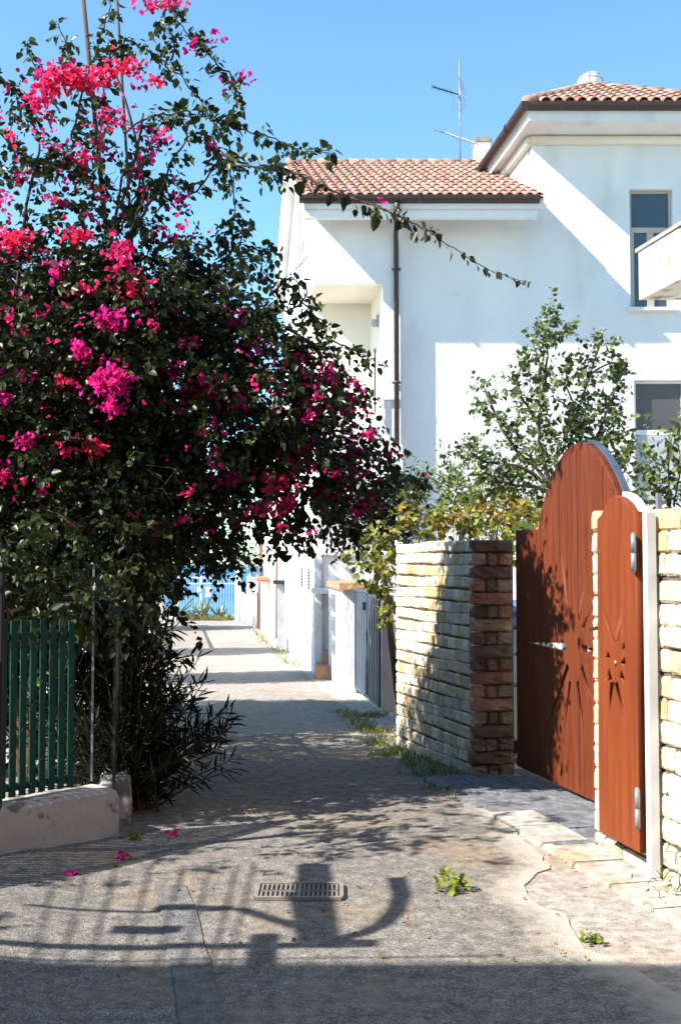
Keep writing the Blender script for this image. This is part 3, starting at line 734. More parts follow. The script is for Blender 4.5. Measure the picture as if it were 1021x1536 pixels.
# ================================================================== WOODEN GATE
GO = Vector((1.43, 8.75, 0)); GU = -DW; GN = NW       # runs from far end towards the camera
def gp(px, py):
    p = onplane(px, py, GO, GN) - GO
    return (p.dot(GU), p.z)
gate = thing('wooden_gate', 'large red brown wooden gate with arched top and sunburst cutouts', 'gate', (GO.x, GO.y, 0))
left_pts = [gp(777, 795), gp(811, 794), gp(815, 768), gp(822, 742), gp(830, 718), gp(840, 695), gp(851, 677), gp(860, 668), gp(869, 665)]
cx_ = gp(869, 665)[0]; u0 = gp(780, 1149)[0]
right = [(2 * cx_ - u, v - .0) for (u, v) in left_pts[::-1]][1:]
zb_ = .035
outer = [(left_pts[0][0], zb_ + .0)] + left_pts + right + [(right[-1][0], zb_)]
outer[0] = (left_pts[0][0], gp(780, 1149)[1])
sc_ = gp(875, 972); scx, scz = cx_, sc_[1]
holes = []
def ray_hole(ang, r0, r1, w):
    c, s = math.cos(ang), math.sin(ang)
    return [(scx + c * r0 - s * w, scz + s * r0 + c * w), (scx + c * r1, scz + s * r1), (scx + c * r0 + s * w, scz + s * r0 - c * w)]
for (bx, by, tx, ty, w) in ((853, 943, 819, 840, .020), (858, 930, 843, 806, .016), (872, 930, 886, 842, .018), (877, 943, 897, 898, .022), (856, 998, 819, 1108, .022), (859, 1022, 847, 1126, .016), (870, 1022, 886, 1142, .016), (876, 1000, 898, 1066, .022), (853, 971, 787, 963, .030), (876, 973, 899, 974, .030)):
    b_, t_ = Vector(gp(bx, by)), Vector(gp(tx, ty)); d_ = (t_ - b_).normalized(); q_ = Vector((-d_.y, d_.x)) * (w * 1.0)
    holes.append([tuple(b_ + q_), tuple(t_), tuple(b_ - q_)])
gf = (GO, GU, UP, GN)
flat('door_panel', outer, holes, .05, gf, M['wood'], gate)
m = MB()
for u in (.34, .68, cx_, 1.36, 1.70):                     # board joints stand as thin dark grooves strips
    top = np.interp(u, [p[0] for p in left_pts + right], [p[1] for p in left_pts + right]) - .03
    for (z0, z1) in (((.08, scz - .95 if abs(u - cx_) > .9 else scz - .19), (scz + .19, top)) if abs(u - cx_) < .05 else ((.08, scz - .62 - abs(u - cx_) * .3), (scz + .62, top))):
        if z1 - z0 > .1:
            m = MB(); p0 = GO + GU * u + GN * .026; m.box(p0 + UP * ((z0 + z1) / 2), (.004, .003, z1 - z0), (GU, GN, UP)); m.build('board_joint', M['black_metal'], gate)
m = MB(); fo = -.045                                        # metal frame behind the boards
fp = [(u, v) for u, v in left_pts[1:] + right[:-1]]
for i in range(len(fp) - 1):
    a = GO + GU * fp[i][0] + UP * (fp[i][1] + .002) + GN * fo; b = GO + GU * fp[i + 1][0] + UP * (fp[i + 1][1] + .002) + GN * fo; m.bar(a, b, .045, .03)
m.build('metal_frame', M['steelblue'], gate); m = MB()
m.bar(GO + GU * (left_pts[0][0] + .03) + UP * .06 + GN * fo, GO + GU * (right[-1][0] - .03) + UP * .06 + GN * fo, .04, .05)
m.build('bottom_rail', M['steelblue'], gate)
m = MB(); a = gp(788, 964); b = gp(852, 972)
pa = GO + GU * (scx - .17) + UP * scz
# narrow leaf fixed on the lane face of the right wall
LO = W0 + NW * .075; LU = -DW
def lp(px, py):
    p = onplane(px, py, LO, NW) - LO
    return (p.dot(LU), p.z)
leaf = thing('side_gate', 'narrow orange brown wooden door leaf with arched top, hinged on the sunlit stone wall', 'door', (LO.x, LO.y, 0))
arch_ = [lp(901, 778), lp(904, 766), lp(910, 755), lp(918, 746), lp(925, 742), lp(935, 744), lp(944, 752), lp(951, 763), lp(955, 770)]
outer = [lp(903, 1246), lp(900, 779)] + [lp(906, 773), lp(911, 762), lp(918, 750), lp(926, 743), lp(935, 746), lp(944, 754), lp(951, 765), lp(954, 768)] + [lp(957, 767), lp(965, 1280)]
outer = [(u, max(v, .06)) for u, v in outer]
hl = []
for pts in ([(910, 905), (924, 960), (921, 962)], [(940, 880), (933, 962), (929, 962)], [(940, 962), (941, 972), (935, 976)], [(941, 985), (942, 1002), (936, 994)], [(916, 977), (919, 986), (913, 986)],
            [(918, 1002), (921, 1018), (914, 1022)], [(924, 1022), (917, 1090), (920, 1024)], [(932, 1022), (943, 1100), (929, 1026)], [(937, 1005), (942, 1025), (934, 1016)]):
    q_ = [lp(*q) for q in pts]; mx_ = sum(q[0] for q in q_) / 3; hl.append([(mx_ + (q[0] - mx_) * 1.5, q[1]) for q in q_])
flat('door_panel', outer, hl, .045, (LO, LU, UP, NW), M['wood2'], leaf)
m = MB(); u1 = lp(963, 1000)[0]
z0, z1 = .03, 1.87
m.box(LO + LU * (u1 + .035) + UP * ((z0 + z1) / 2) - NW * .028, (.045, .05, z1 - z0), (LU, NW, UP))
m.build('metal_frame', M['white_metal'], leaf)
m = MB()
fp = [(u, v + .005) for u, v in outer[5:9]] + [(u1 + .02, 1.83)]
for i in range(len(fp) - 1): m.bar(LO + LU * fp[i][0] + UP * fp[i][1] - NW * .045, LO + LU * fp[i + 1][0] + UP * fp[i + 1][1] - NW * .045, .04, .03)
m.build('arched_frame', M['white_metal'], leaf)
for (pa, pb) in ((802, 856), (1183, 1240)):
    a, b = lp(957 if pa < 900 else 963, pa), lp(957 if pa < 900 else 963, pb); m = MB()
    c0 = LO + LU * (a[0] + .012) + NW * .036; mid = (a[1] + b[1]) / 2
    m.tube([c0 + UP * a[1], c0 + UP * (mid + .003)], .014, 10); m.tube([c0 + UP * (mid - .003), c0 + UP * b[1]], .014, 10); m.tube([c0 + UP * (b[1] - .01), c0 + UP * (a[1] + .01)], .010, 8)
    m.build('hinge', M['galv'], leaf)
m = MB(); a = lp(899, 940); m.bar(LO + LU * (a[0] + .01) + UP * a[1] - NW * .01, LO + LU * (a[0] - .06) + UP * (a[1] - .02) + NW * .03, .015, .02); m.build('handle', M['black_metal'], leaf)
m = MB(); kx = lp(929, 994); m.tube([LO + LU * kx[0] + UP * kx[1] + NW * .02, LO + LU * kx[0] + UP * kx[1] + NW * .03], .012, 10); m.build('keyhole', M['galv'], leaf)

# white and blue garden cabinet glimpsed through the gap
cbp = at(769, 960, 10.6); cab = thing('garden_cabinet', 'pale blue and white cabinet glimpsed between stone pillar and gate', 'cabinet', (cbp.x, 10.7, prof(10.7)))
m = MB(); zt_ = at(0, 944, 10.6).z; m.box((cbp.x + .12, 10.85, (zt_ + prof(10.6) + .12) / 2), (.5, .5, zt_ - prof(10.6) - .12), bev=.015); m.build('body', M['white_metal'], cab)
m = MB(); zz = at(0, 942, 10.5).z; m.box((cbp.x + .12, 10.82, zz + .05), (.56, .56, .09), bev=.02); m.box((cbp.x + .12, 10.9, zz + .17), (.5, .4, .16), bev=.05); m.build('lid', mat('pale_blue_plastic', (.25, .36, .55), (.22, .32, .5), 3, .4), cab)
m = MB(); m.box((cbp.x + .12, 10.85, prof(10.6) + .06), (.44, .44, .12)); m.build('plinth', M['black_metal'], cab)

# ================================================================== BLUE GATE AND ITS PILLARS
bg = thing('blue_gate', 'blue grey metal double gate with dappled light beside the white meter pillar', 'gate', (.3, 16.8, prof(16.8)))
g0 = Vector((.245, 17.9, 0)); g1 = Vector((.545, 15.5, 0)); gd = (g1 - g0).normalized(); gn = Vector((gd.y, -gd.x, 0)); gn = gn if gn.x < 0 else -gn
gl = (g1 - g0).length; zt = at(548, 885, 16.7).z
for k in range(2):
    a = g0 + gd * (gl * k / 2 + .012); b = g0 + gd * (gl * (k + 1) / 2 - .012); c = (a + b) / 2; zm = (zt + prof(16.7) + .06) / 2; hh = zt - prof(16.7) - .06
    m = MB(); m.box(c + UP * zm, ((b - a).length, .02, hh), (gd, gn, UP))
    lf = m.build('gate_leaf', M['steelblue'], bg)
    m = MB()
    for (p, q) in ((a, a), (b, b)): m.box(p + (gd * .02 if p == a else gd * -.02) + UP * zm + gn * .012, (.045, .03, hh), (gd, gn, UP))
    for z in (zt - .02, prof(16.7) + .09): m.box(c + UP * z + gn * .014, ((b - a).length - .09, .03, .045), (gd, gn, UP))
    for i in range(1, 5): m.box(a.lerp(b, i / 5) + UP * zm + gn * .012, (.006, .012, hh - .15), (gd, gn, UP))
    m.build('leaf_frame', M['steelblue'], lf)
m = MB(); c = (g0 + g1) / 2 + gn * .045 + UP * 1.0; m.box(c - UP * .0, (.03, .05, .12), (gd, gn, UP)); m.build('lock', M['black_metal'], bg)
m = MB(); p = g0 - gd * .06; m.box(p + UP * (zt + prof(17.9)) / 2 + Vector((.12, 0, 0)), (.22, .09, zt - prof(17.9)), (Vector((1, 0, 0)), gd, UP)); m.build('end_panel', M['steelblue'], bg)
pw = thing('meter_pillar', 'white pillar with terracotta cap and meter boxes left of the blue gate', 'pillar', (.0, 19, prof(19)))
z_c = at(515, 884, 18.2).z
q = [Vector((.045, 18.15, prof(18) - .2)), Vector((.24, 18.15, prof(18) - .2)), Vector((.02, 21.1, prof(18) - .2)), Vector((-.22, 21.1, prof(18) - .2))]
m = MB(); m.prism(q, (0, 0, z_c - prof(18) + .2)); m.build('pillar_body', M['oldwhite'] if False else M['plaster'], pw)
m = MB(); q2 = [Vector((-.02, 18.05, z_c)), Vector((.50, 18.05, z_c)), Vector((.26, 21.2, z_c)), Vector((-.28, 21.2, z_c))]; m.prism(q2, (0, 0, .10)); m.build('cap', M['terracotta'], pw)
fd = (q[3] - q[0]).normalized(); fn = Vector((-fd.y, fd.x, 0)); 
for i, (s, z, w, h_) in enumerate(((1.0, .95, .9, .30), (1.0, .55, .9, .34), (1.0, .18, .9, .26))):
    c = q[0] + fd * (s + .9); m = MB(); m.box(Vector((c.x, c.y, z)) + fn * .015, (w, .03, h_), (fd, fn, UP), bev=.006)
    for j in range(3): m.box(Vector((c.x, c.y, z)) + fd * (-.28 + j * .28) + fn * .034, (.18, .012, h_ * .5), (fd, fn, UP))
    m.build('meter_box', M['galv'], pw)
# pinkish posts between gate and stone wall
pk_m = MB(); a = Vector((.60, 15.1, 0)); zz = at(575, 893, 15.1).z; pk_m.box((.63, 15.25, (zz + prof(15) - .1) / 2), (.15, .35, zz - prof(15) + .1), bev=.008)
tag(pk_m.build('gate_post', M['pink']), 'pinkish rendered post right of the blue gate', 'post')
lf = thing('garden_fence', 'dark railing over low reddish wall between blue gate and stone wall', 'fence', (.7, 13.5, prof(13.5)))
m = MB(); a, b = Vector((.73, 14.4, 0)), Vector((.80, 11.9, 0)); z1_ = at(590, 1000, 13).z * 0 + .35
c = (a + b) / 2; m.box((c.x, c.y, (.38 - .5) / 2 + .05), (.12, 2.5, .95), bev=.01); m.build('low_wall', M['pink'], lf)
m = MB()
for i in range(18): p = a.lerp(b, i / 17); m.bar((p.x, p.y, .5), (p.x, p.y, 1.35), .016)
for z in (.6, 1.3): m.bar((a.x, a.y, z), (b.x, b.y, z), .03)
m.build('railing', M['black_metal'], lf)

# ================================================================== FAR END OF THE LANE
far_g = thing('sea_gate', 'white barred double gate closing the lane in front of the sea', 'gate', (-6.3, 52, prof(52)))
YG = 52.0; zt = at(0, 864, YG).z; zb2 = prof(52) + .15; xa, xb = at(247, 900, YG).x, at(356, 900, YG).x; xm = (xa + xb) / 2
for (x0, x1) in ((xa, xm - .03), (xm + .03, xb)):
    m = MB(); n = 13
    for i in range(n + 1):
        x = x0 + (x1 - x0) * i / n; m.bar((x, YG, zb2), (x, YG, zt), .019 if 0 < i < n else .06)
    for z in (zb2 + .05, zt - .35, zt - .08): m.bar((x0, YG, z), (x1, YG, z), .04)
    m.build('gate_leaf', M['white_metal'], far_g)
for x in (xa - .1, xb + .1): m = MB(); m.box((x, YG, (zb2 + zt) / 2 + .05), (.14, .14, zt - zb2 + .2)); m.build('gate_post', M['white_metal'], far_g)
for (px, py, w, h_, lb) in ((299, 884, .22, .20, 'two small cream notices side by side on the sea gate'), (312.5, 888, .26, .46, 'striped cream notice on the sea gate')):
    c = at(px, py, YG - .05); m = MB(); m.box((c.x, YG - .05, c.z), (w, .015, h_))
    if px > 305:
        for i in range(2): m.box((c.x - .05 + .1 * i, YG - .06, c.z), (.03, .006, h_ * .9), mi=1)
    else: m.box((c.x, YG - .06, c.z), (.02, .006, h_), mi=1)
    tag(m.build('notice', [M['cream'], M['greyr']]), lb, 'sign')
def agave(px, py, Y, h, n, label, seed):
    rr = random.Random(seed); p = at(px, py, Y); base = Vector((p.x, Y, prof(Y))); m = MB()
    for i in range(n):
        an = rr.uniform(0, 6.28); el = rr.uniform(.25, 1.35); L = h * rr.uniform(.75, 1.15); w = .09; dr = Vector((math.cos(an) * math.cos(el), math.sin(an) * math.cos(el), math.sin(el)))
        s = dr.cross(UP).normalized(); u = s.cross(dr); pts = []
        for k in range(5):
            t = k / 4; c = base + dr * L * t - UP * (L * .28 * t * t * (1 - math.sin(el) * .7)); ww = w * (1 - t ** 2) * (.7 + .6 * min(1, t * 3)) + .004
            pts.append((c - s * ww + u * .03, c - u * .015, c + s * ww + u * .03))
        vs = [q for r_ in pts for q in r_]
        m.add(vs, [(k * 3 + j, k * 3 + j + 1, k * 3 + j + 4, k * 3 + j + 3) for k in range(4) for j in range(2)], smooth=True)
    return tag(m.build('agave', M['agave'], fix=False), label, 'plant', 'agaves by the sea gate')
agave(304, 930, 51.2, 1.15, 20, 'upright pale agave growing in front of the middle of the sea gate', 3)
agave(262, 925, 51.0, 1.5, 16, 'darker agave at the left end of the sea gate', 8)
agave(330, 932, 51.3, .8, 10, 'small agave right of the middle of the sea gate', 12)
# right side: post, white gate panel, ornate grille, capped walls
m = MB(); p = at(360, 0, 50); zq = at(0, 838, 50).z; m.box((p.x, 50, (zq + prof(50)) / 2), (.20, .2, zq - prof(50)), bev=.01); m.box((p.x + .1, 50, zq - .05), (.75, .1, .10)); m.box((p.x + .42, 50, zq - .25), (.1, .1, .5))
tag(m.build('gate_post', M['plaster']), 'white post with a short crossbar right of the sea gate', 'post')
wp = thing('white_gate', 'white solid panelled side gate with ornate grille near the sea', 'gate', (-4.2, 46, prof(46)))
aa, bb = Vector((at(366, 0, 48).x, 48, 0)), Vector((at(391, 0, 42).x, 42, 0)); dd = (bb - aa).normalized(); ln = (bb - aa).length; nn_ = Vector((dd.y, -dd.x, 0))
zt = at(0, 890, 45).z; m = MB(); c = (aa + bb) / 2; m.box(c + UP * ((zt + prof(45)) / 2), (ln, .05, zt - prof(45) - .05), (dd, nn_, UP))
for i in range(14): m.box(aa + dd * (ln * (i + .5) / 14) + UP * ((zt + prof(45)) / 2) - nn_ * 0 , (.04, .09, zt - prof(45) - .08), (dd, nn_, UP))
m.build('panel', M['white_metal'], wp)
m = MB(); zt2 = at(0, 864, 44).z
for i in range(9): p = aa.lerp(bb, .35 + .65 * i / 8); m.bar(p + UP * zt, p + UP * (zt2 + .1 * math.sin(i)), .035)
for z in (.1, .5, .9): m.bar(aa.lerp(bb, .35) + UP * (zt + (zt2 - zt) * z), bb + UP * (zt + (zt2 - zt) * z), .04)
for i in range(4):
    p = aa.lerp(bb, .42 + .16 * i); m.tube([p + dd * math.cos(t) * .3 + UP * ((zt + zt2) / 2 + math.sin(t) * .18) for t in [2 * math.pi * k / 12 for k in range(13)]], .02, 5)
m.build('grille', M['white_metal'], wp)
m = MB(); m.bar(aa - UP * 1 + Vector((.1, 0, 0)), aa + UP * .35 + Vector((.1, 0, 0)), .08); rp = mat('red_paint', (.35, .03, .03), (.3, .03, .03), 4); m.build('post', rp, wp); m = MB(); m.bar(bb - UP * 1 + Vector((-.03, 0, 0)), bb + UP * .6 + Vector((-.03, 0, 0)), .07); m.build('post', rp, wp)
# arched wall stub and pillar with dark cap
m = MB(); x0, x1, Yc = at(397, 0, 38).x, at(421, 0, 38).x, 38; zt = at(0, 872, 38).z
m.prism([Vector((x0, 38, prof(38) - .2)), Vector((x1, 38, prof(38) - .2)), Vector((x1 - .2, 40.5, prof(38) - .2)), Vector((x0 - .25, 40.5, prof(38) - .2))], (0, 0, zt - prof(38) + .2))
aw = thing('lane_wall', 'white wall stub with rounded tile cap past the house', 'wall', (x0, 38, prof(38))); m.build('wall_body', M['cream'], aw)
m = MB(); m.box(((x0 + x1) / 2 - .1, 39.2, zt + .07), (x1 - x0 + .3, 2.8, .14), bev=.05); m.build('cap', M['terracotta'], aw)
m = MB(); x0, x1 = at(418, 0, 30).x, at(429, 0, 30).x; zt = at(0, 876, 30).z; m.box(((x0 + x1) / 2, 30.2, (zt + prof(30)) / 2), (x1 - x0, .5, zt - prof(30) + .1))
dpz = thing('gate_pillar', 'grey rendered pillar with dark flat cap behind the house', 'pillar', ((x0 + x1) / 2, 30.2, prof(30))); m.build('pillar_body', M['greyr'], dpz)
m = MB(); m.box(((x0 + x1) / 2, 30.15, zt + .05), (x1 - x0 + .22, .6, .10), bev=.01); m.build('cap', M['black_metal'], dpz)
# far house between
fh = thing('far_house', 'pale far house with reddish downpipe beyond the white house', 'house', (-3, 36, prof(36)))
xa_ = at(393, 0, 41).x; m = MB(); q = [Vector((xa_ + .12, 41, -1.6)), Vector((3, 41, -1.6)), Vector((3, 33.0, -1.6)), Vector((at(427, 0, 33).x, 33, -1.6))]; m.prism(q, (0, 0, 7.6)); m.build('wall', M['cream'], fh)
m = MB(); zc = at(0, 700, 36).z; m.prism([p + UP * 7.6 for p in [q[0] + Vector((-.4, .3, 0)), q[1] + Vector((.3, .3, 0)), q[2] + Vector((.3, -.3, 0)), q[3] + Vector((-.4, -.3, 0))]], (0, 0, .3)); m.build('roof', M['tile'], fh)
rpm = mat('reddish_pipe', (.30, .17, .14), (.25, .13, .11), 4); m = MB(); m.tube([(xa_ + .02, 40.9, -1.2), (xa_ + .02, 40.9, 6)], .07, 8); m.build('downpipe', rpm, fh); m = MB(); m.tube([(xa_ + .95, 34.9, -1.2), (xa_ + .95, 34.9, 6)], .05, 8); m.build('downpipe', rpm, fh)
# left side of the lane beyond the oleander
lw = thing('gate_pillar', 'tall beige pillar with terracotta cap left of the sea gate', 'pillar', (at(247, 0, 44).x, 44, prof(44)))
m = MB(); xx = at(246, 0, 44).x; zt = at(0, 884, 44).z; m.box((xx, 44.2, (zt + prof(44)) / 2), (.24, .5, zt - prof(44) + .2)); m.build('pillar_body', M['cream'], lw)
m = MB(); m.box((xx, 44.2, zt + .06), (.34, .6, .13), bev=.02); m.build('cap', M['terracotta'], lw)
lw = thing('lane_fence', 'white railing fence on a low wall along the left of the lane', 'fence', (-5.5, 33, prof(33)))
pa, pb = Vector((at(243, 0, 43).x, 43, 0)), Vector((at(222, 0, 27).x, 27, 0)); m = MB(); dd = (pb - pa); ln = dd.length; dd.normalize(); nn_ = Vector((dd.y, -dd.x, 0)); c = (pa + pb) / 2
m.box(c + UP * (prof(35) + .15), (ln, .2, .6), (dd, nn_, UP)); m.build('low_wall', M['plaster'], lw)
m = MB()
for i in range(50): p = pa.lerp(pb, i / 49); m.bar(p + UP * (prof(p.y) + .3), p + UP * (prof(p.y) + 1.6), .05)
for z in (.5, 1.55): m.bar(pa + UP * (prof(43) + z), pb + UP * (prof(27) + z), .05)
m.build('railing', M['white_metal'], lw)
m = MB(); p = gnd(240, 966); 
for (px, py, s) in ((244, 936, .5), (258, 934, .4)):
    q = gnd(px, py); m = MB(); m.box((q.x, q.y + s / 2, q.z + .12), (s * 1.0, s, .28), bev=.04)
    tag(m.build('stone_block', M['cream']), ('pale stone block touching the foot of the left pillar near the sea' if px < 250 else 'pale stone block nearer the sea gate than the left pillar'), 'stone block', 'stone blocks by the left pillar')

# ================================================================== LEFT: LOW WALL, GREEN FENCE
K0 = Vector((-1.40, 6.88, 0)); KD = (Vector((-1.87, 6.30, 0)) - K0).normalized(); KN = Vector((-KD.y, KD.x, 0)); KN = KN if KN.y < 0 else -KN
gw = thing('low_wall', 'low whitewashed wall with peeling render under the green fence', 'wall', (K0.x, K0.y, 0))
def lumpy(name, a, b, h0, h1, th, mt, par, zb_=-.1):
    m = MB(); d = (b - a); L = d.length; d.normalize(); n = Vector((-d.y, d.x, 0)); nu = int(L / .06); prof_ = [(-th / 2, zb_), (-th / 2, 0), (-th / 2 + .0, .5), (-th / 2 + .005, .9), (-th / 2 + .03, 1.0), (0, 1.015), (th / 2 - .03, 1.0), (th / 2 - .005, .9), (th / 2, .5), (th / 2, 0), (th / 2, zb_)]
    vs = []
    for i in range(nu + 1):
        s = L * i / nu; h = h0 + (h1 - h0) * i / nu
        for (o, z) in prof_:
            p = a + d * s + n * o; q = mn.noise(Vector((p.x * 4, p.y * 4, z * 2))) * .012; e = 1 - .10 * (1 if i in (0, nu) else 0)
            vs.append(p + n * q + UP * (z * h * (e if z > .5 else 1) + (mn.noise(Vector((s * 3, 0, 7))) * .012 if z > .8 else 0)))
    k = len(prof_); m.add(vs, [(i * k + j, (i + 1) * k + j, (i + 1) * k + j + 1, i * k + j + 1) for i in range(nu) for j in range(k - 1)] + [tuple(range(k)), tuple(range(nu * k, nu * k + k))[::-1]], smooth=False)
    return m.build(name, mt, par)
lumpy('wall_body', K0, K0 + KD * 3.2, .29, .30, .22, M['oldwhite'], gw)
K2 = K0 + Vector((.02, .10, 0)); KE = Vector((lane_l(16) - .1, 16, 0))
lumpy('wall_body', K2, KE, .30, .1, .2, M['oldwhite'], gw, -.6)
gf_ = thing('green_fence', 'green metal slatted fence on the low whitewashed wall', 'fence', (K0.x, K0.y, .3))
m = MB(); c0 = K0 - KN * .02
n = 44; rr = random.Random(2)
for i in range(n):
    p = c0 + KD * (.26 + i * .066); m.box(p + UP * .80, (.042, .010, .98), (KD, KN, UP))
m.build('slats', M['green_metal'], gf_)
m = MB()
for z in (.36, 1.20): m.bar(c0 + KD * .24 + UP * z - KN * .02, c0 + KD * 3.2 + UP * z - KN * .02, .03, .04)
m.build('rail', M['black_metal'], gf_)
m = MB()
zz_ = 0.33
for i in range(14):                                       # chain mesh over the slats
    for s in (-1, 1):
        a = c0 + KD * (.1 + i * .22) + UP * .34 + KN * .012; b = a + KD * (.45) + UP * .9
        if s < 0: a, b = a + UP * .9, b - UP * .9
        if (b - c0).dot(KD) < 3.2: m.bar(a, b, .0022)
m.build('wire_mesh', M['black_metal'], gf_)
for s in (1.05,): m = MB(); m.box(c0 + KD * (.03 + s * 1.0) + UP * .82 - KN * .05, (.03, .03, 1.05), (KD, KN, UP)); m.build('post', M['black_metal'], gf_)
# near black post at left edge
pp = at(1, 1270, 6.24); m = MB(); m.box((pp.x - .012, 6.20, .80), (.05, .05, 1.7), bev=.004)
tag(m.build('metal_post', M['black_metal']), 'black upright post at the left edge beside the green fence', 'post')
# railing along the lane behind the oleander
rl = thing('lane_railing', 'dark barred railing along the left of the lane behind the oleander', 'fence', (K2.x, K2.y, .3))
m = MB(); ln = (KE - K2).length
for i in range(82): p = K2.lerp(KE, i / 81); m.bar(p + UP * (prof(p.y) + .15), p + UP * (prof(p.y) + 1.55), .016)
for z in (.42, 1.5): m.bar(K2 + UP * z, KE + UP * (z + prof(16)), .03)
m.build('bars', M['black_metal'], rl)
m = MB(); p = K0 + Vector((-.10, .03, 0)); m.bar(p + UP * .3, p + UP * 1.6, .012); tag(m.build('steel_rod', M['galv']), 'thin pale upright rod at the corner of the low wall', 'rod')

# ================================================================== PLANTS
def limb(m, pts, r0, r1, n=7):
    pts = [Vector(p) for p in pts]; P = []
    for i in range(len(pts) - 1):
        a = pts[max(i - 1, 0)]; b = pts[i]; c = pts[i + 1]; d = pts[min(i + 2, len(pts) - 1)]
        for s in range(5):
            t = s / 5; P.append(.5 * ((2 * b) + (c - a) * t + (2 * a - 5 * b + 4 * c - d) * t * t + (3 * b - a - 3 * c + d) * t ** 3) + Vector((R.gauss(0, .008), R.gauss(0, .008), 0)))
    P.append(pts[-1]); k = len(P); m.tube(P, [r0 + (r1 - r0) * i / (k - 1) for i in range(k)], n)
bou = thing('bougainvillea', 'huge bougainvillea with pink and magenta bracts arching over the green fence and lane', 'shrub', (-2.1, 8.0, 0))
lv, st = LV(), MB()
dense = [  # px, py, depth, radii, leaves per m3
    (60, 520, 8.1, .95, .8, .75, 2300), (225, 540, 8.1, .75, .8, .72, 2400), (350, 610, 8.0, .62, .55, .70, 2400), (465, 640, 8.0, .42, .4, .50, 2200),
    (535, 745, 8.4, .24, .4, .16, 2200), (400, 715, 8.0, .50, .4, .33, 2400), (95, 740, 8.1, 1.0, .9, .75, 2600), (275, 770, 8.1, .55, .55, .38, 2400),
    (60, 890, 8.3, .95, .7, .34, 2400), (165, 890, 8.6, .34, .5, .28, 2200), (420, 510, 8.4, .24, .45, .26, 1700), (490, 560, 8.4, .22, .4, .24, 1600),
    (40, 330, 8.1, .75, .7, .55, 1300), (170, 330, 8.1, .50, .6, .55, 1000), (320, 445, 8.3, .42, .6, .30, 1900), (-230, 560, 8.5, 1.1, 1.2, 1.6, 1500), (240, 400, 8.2, .42, .5, .28, 1600),
    (50, 905, 7.1, .55, .4, .20, 2300), (-110, 820, 6.9, .6, .5, .55, 450), (150, 900, 7.4, .30, .4, .24, 2200), (30, 870, 6.0, .34, .22, .20, 2600), (115, 885, 6.4, .26, .22, .17, 2600), (185, 890, 6.9, .24, .25, .15, 2600), (-330, 700, 6.6, .7, .7, .8, 130), (60, 800, 7.4, .8, .5, .45, 1800), (215, 905, 8.0, .2, .4, .22, 2000),
    (20, 200, 8.1, .40, .5, .35, 800), (120, 190, 8.1, .45, .5, .30, 600), (330, 830, 8.5, .26, .4, .10, 1600), (430, 790, 8.3, .22, .4, .07, 1300), (225, 850, 8.6, .14, .4, .16, 1200)]
dense += [(380, 520, 7.35, .42, .30, .33, 600), (300, 440, 7.25, .34, .3, .28, 800), (450, 640, 7.5, .28, .3, .22, 800), (520, 690, 8.05, .30, .35, .26, 2200), (470, 730, 8.05, .45, .35, .24, 2200), (130, 960, 8.9, .5, .4, .35, 2200), (30, 960, 8.6, .6, .4, .4, 2000)]
for (px, py, Y, rx, ry, rz, dn) in dense:
    dn = dn * 1.65 if dn > 1400 else dn * 1.1
    blob(lv, st, at(px, py, Y), (rx, ry, rz), dn, n=10, length=.22, shell=.97, every=3, ll=.055, lw=.040, clump=2.6)
for (px, py, Y, rx, ry, rz, dn) in ((60, 560, 8.7, 1.0, .35, .8, 650), (230, 600, 8.7, .8, .35, .75, 750), (370, 620, 8.6, .6, .3, .66, 750), (470, 650, 8.6, .42, .3, .45, 750), (100, 780, 8.8, 1.0, .4, .7, 750), (400, 720, 8.6, .5, .3, .32, 750), (120, 940, 8.9, .5, .35, .5, 800), (270, 770, 8.7, .5, .3, .35, 700), (520, 700, 8.5, .28, .25, .25, 700), (340, 480, 8.6, .4, .25, .3, 600)):
    blob(lv, st, at(px, py, Y), (rx, ry, rz), dn, n=9, length=.25, shell=.9, every=5, ll=.095, lw=.075)
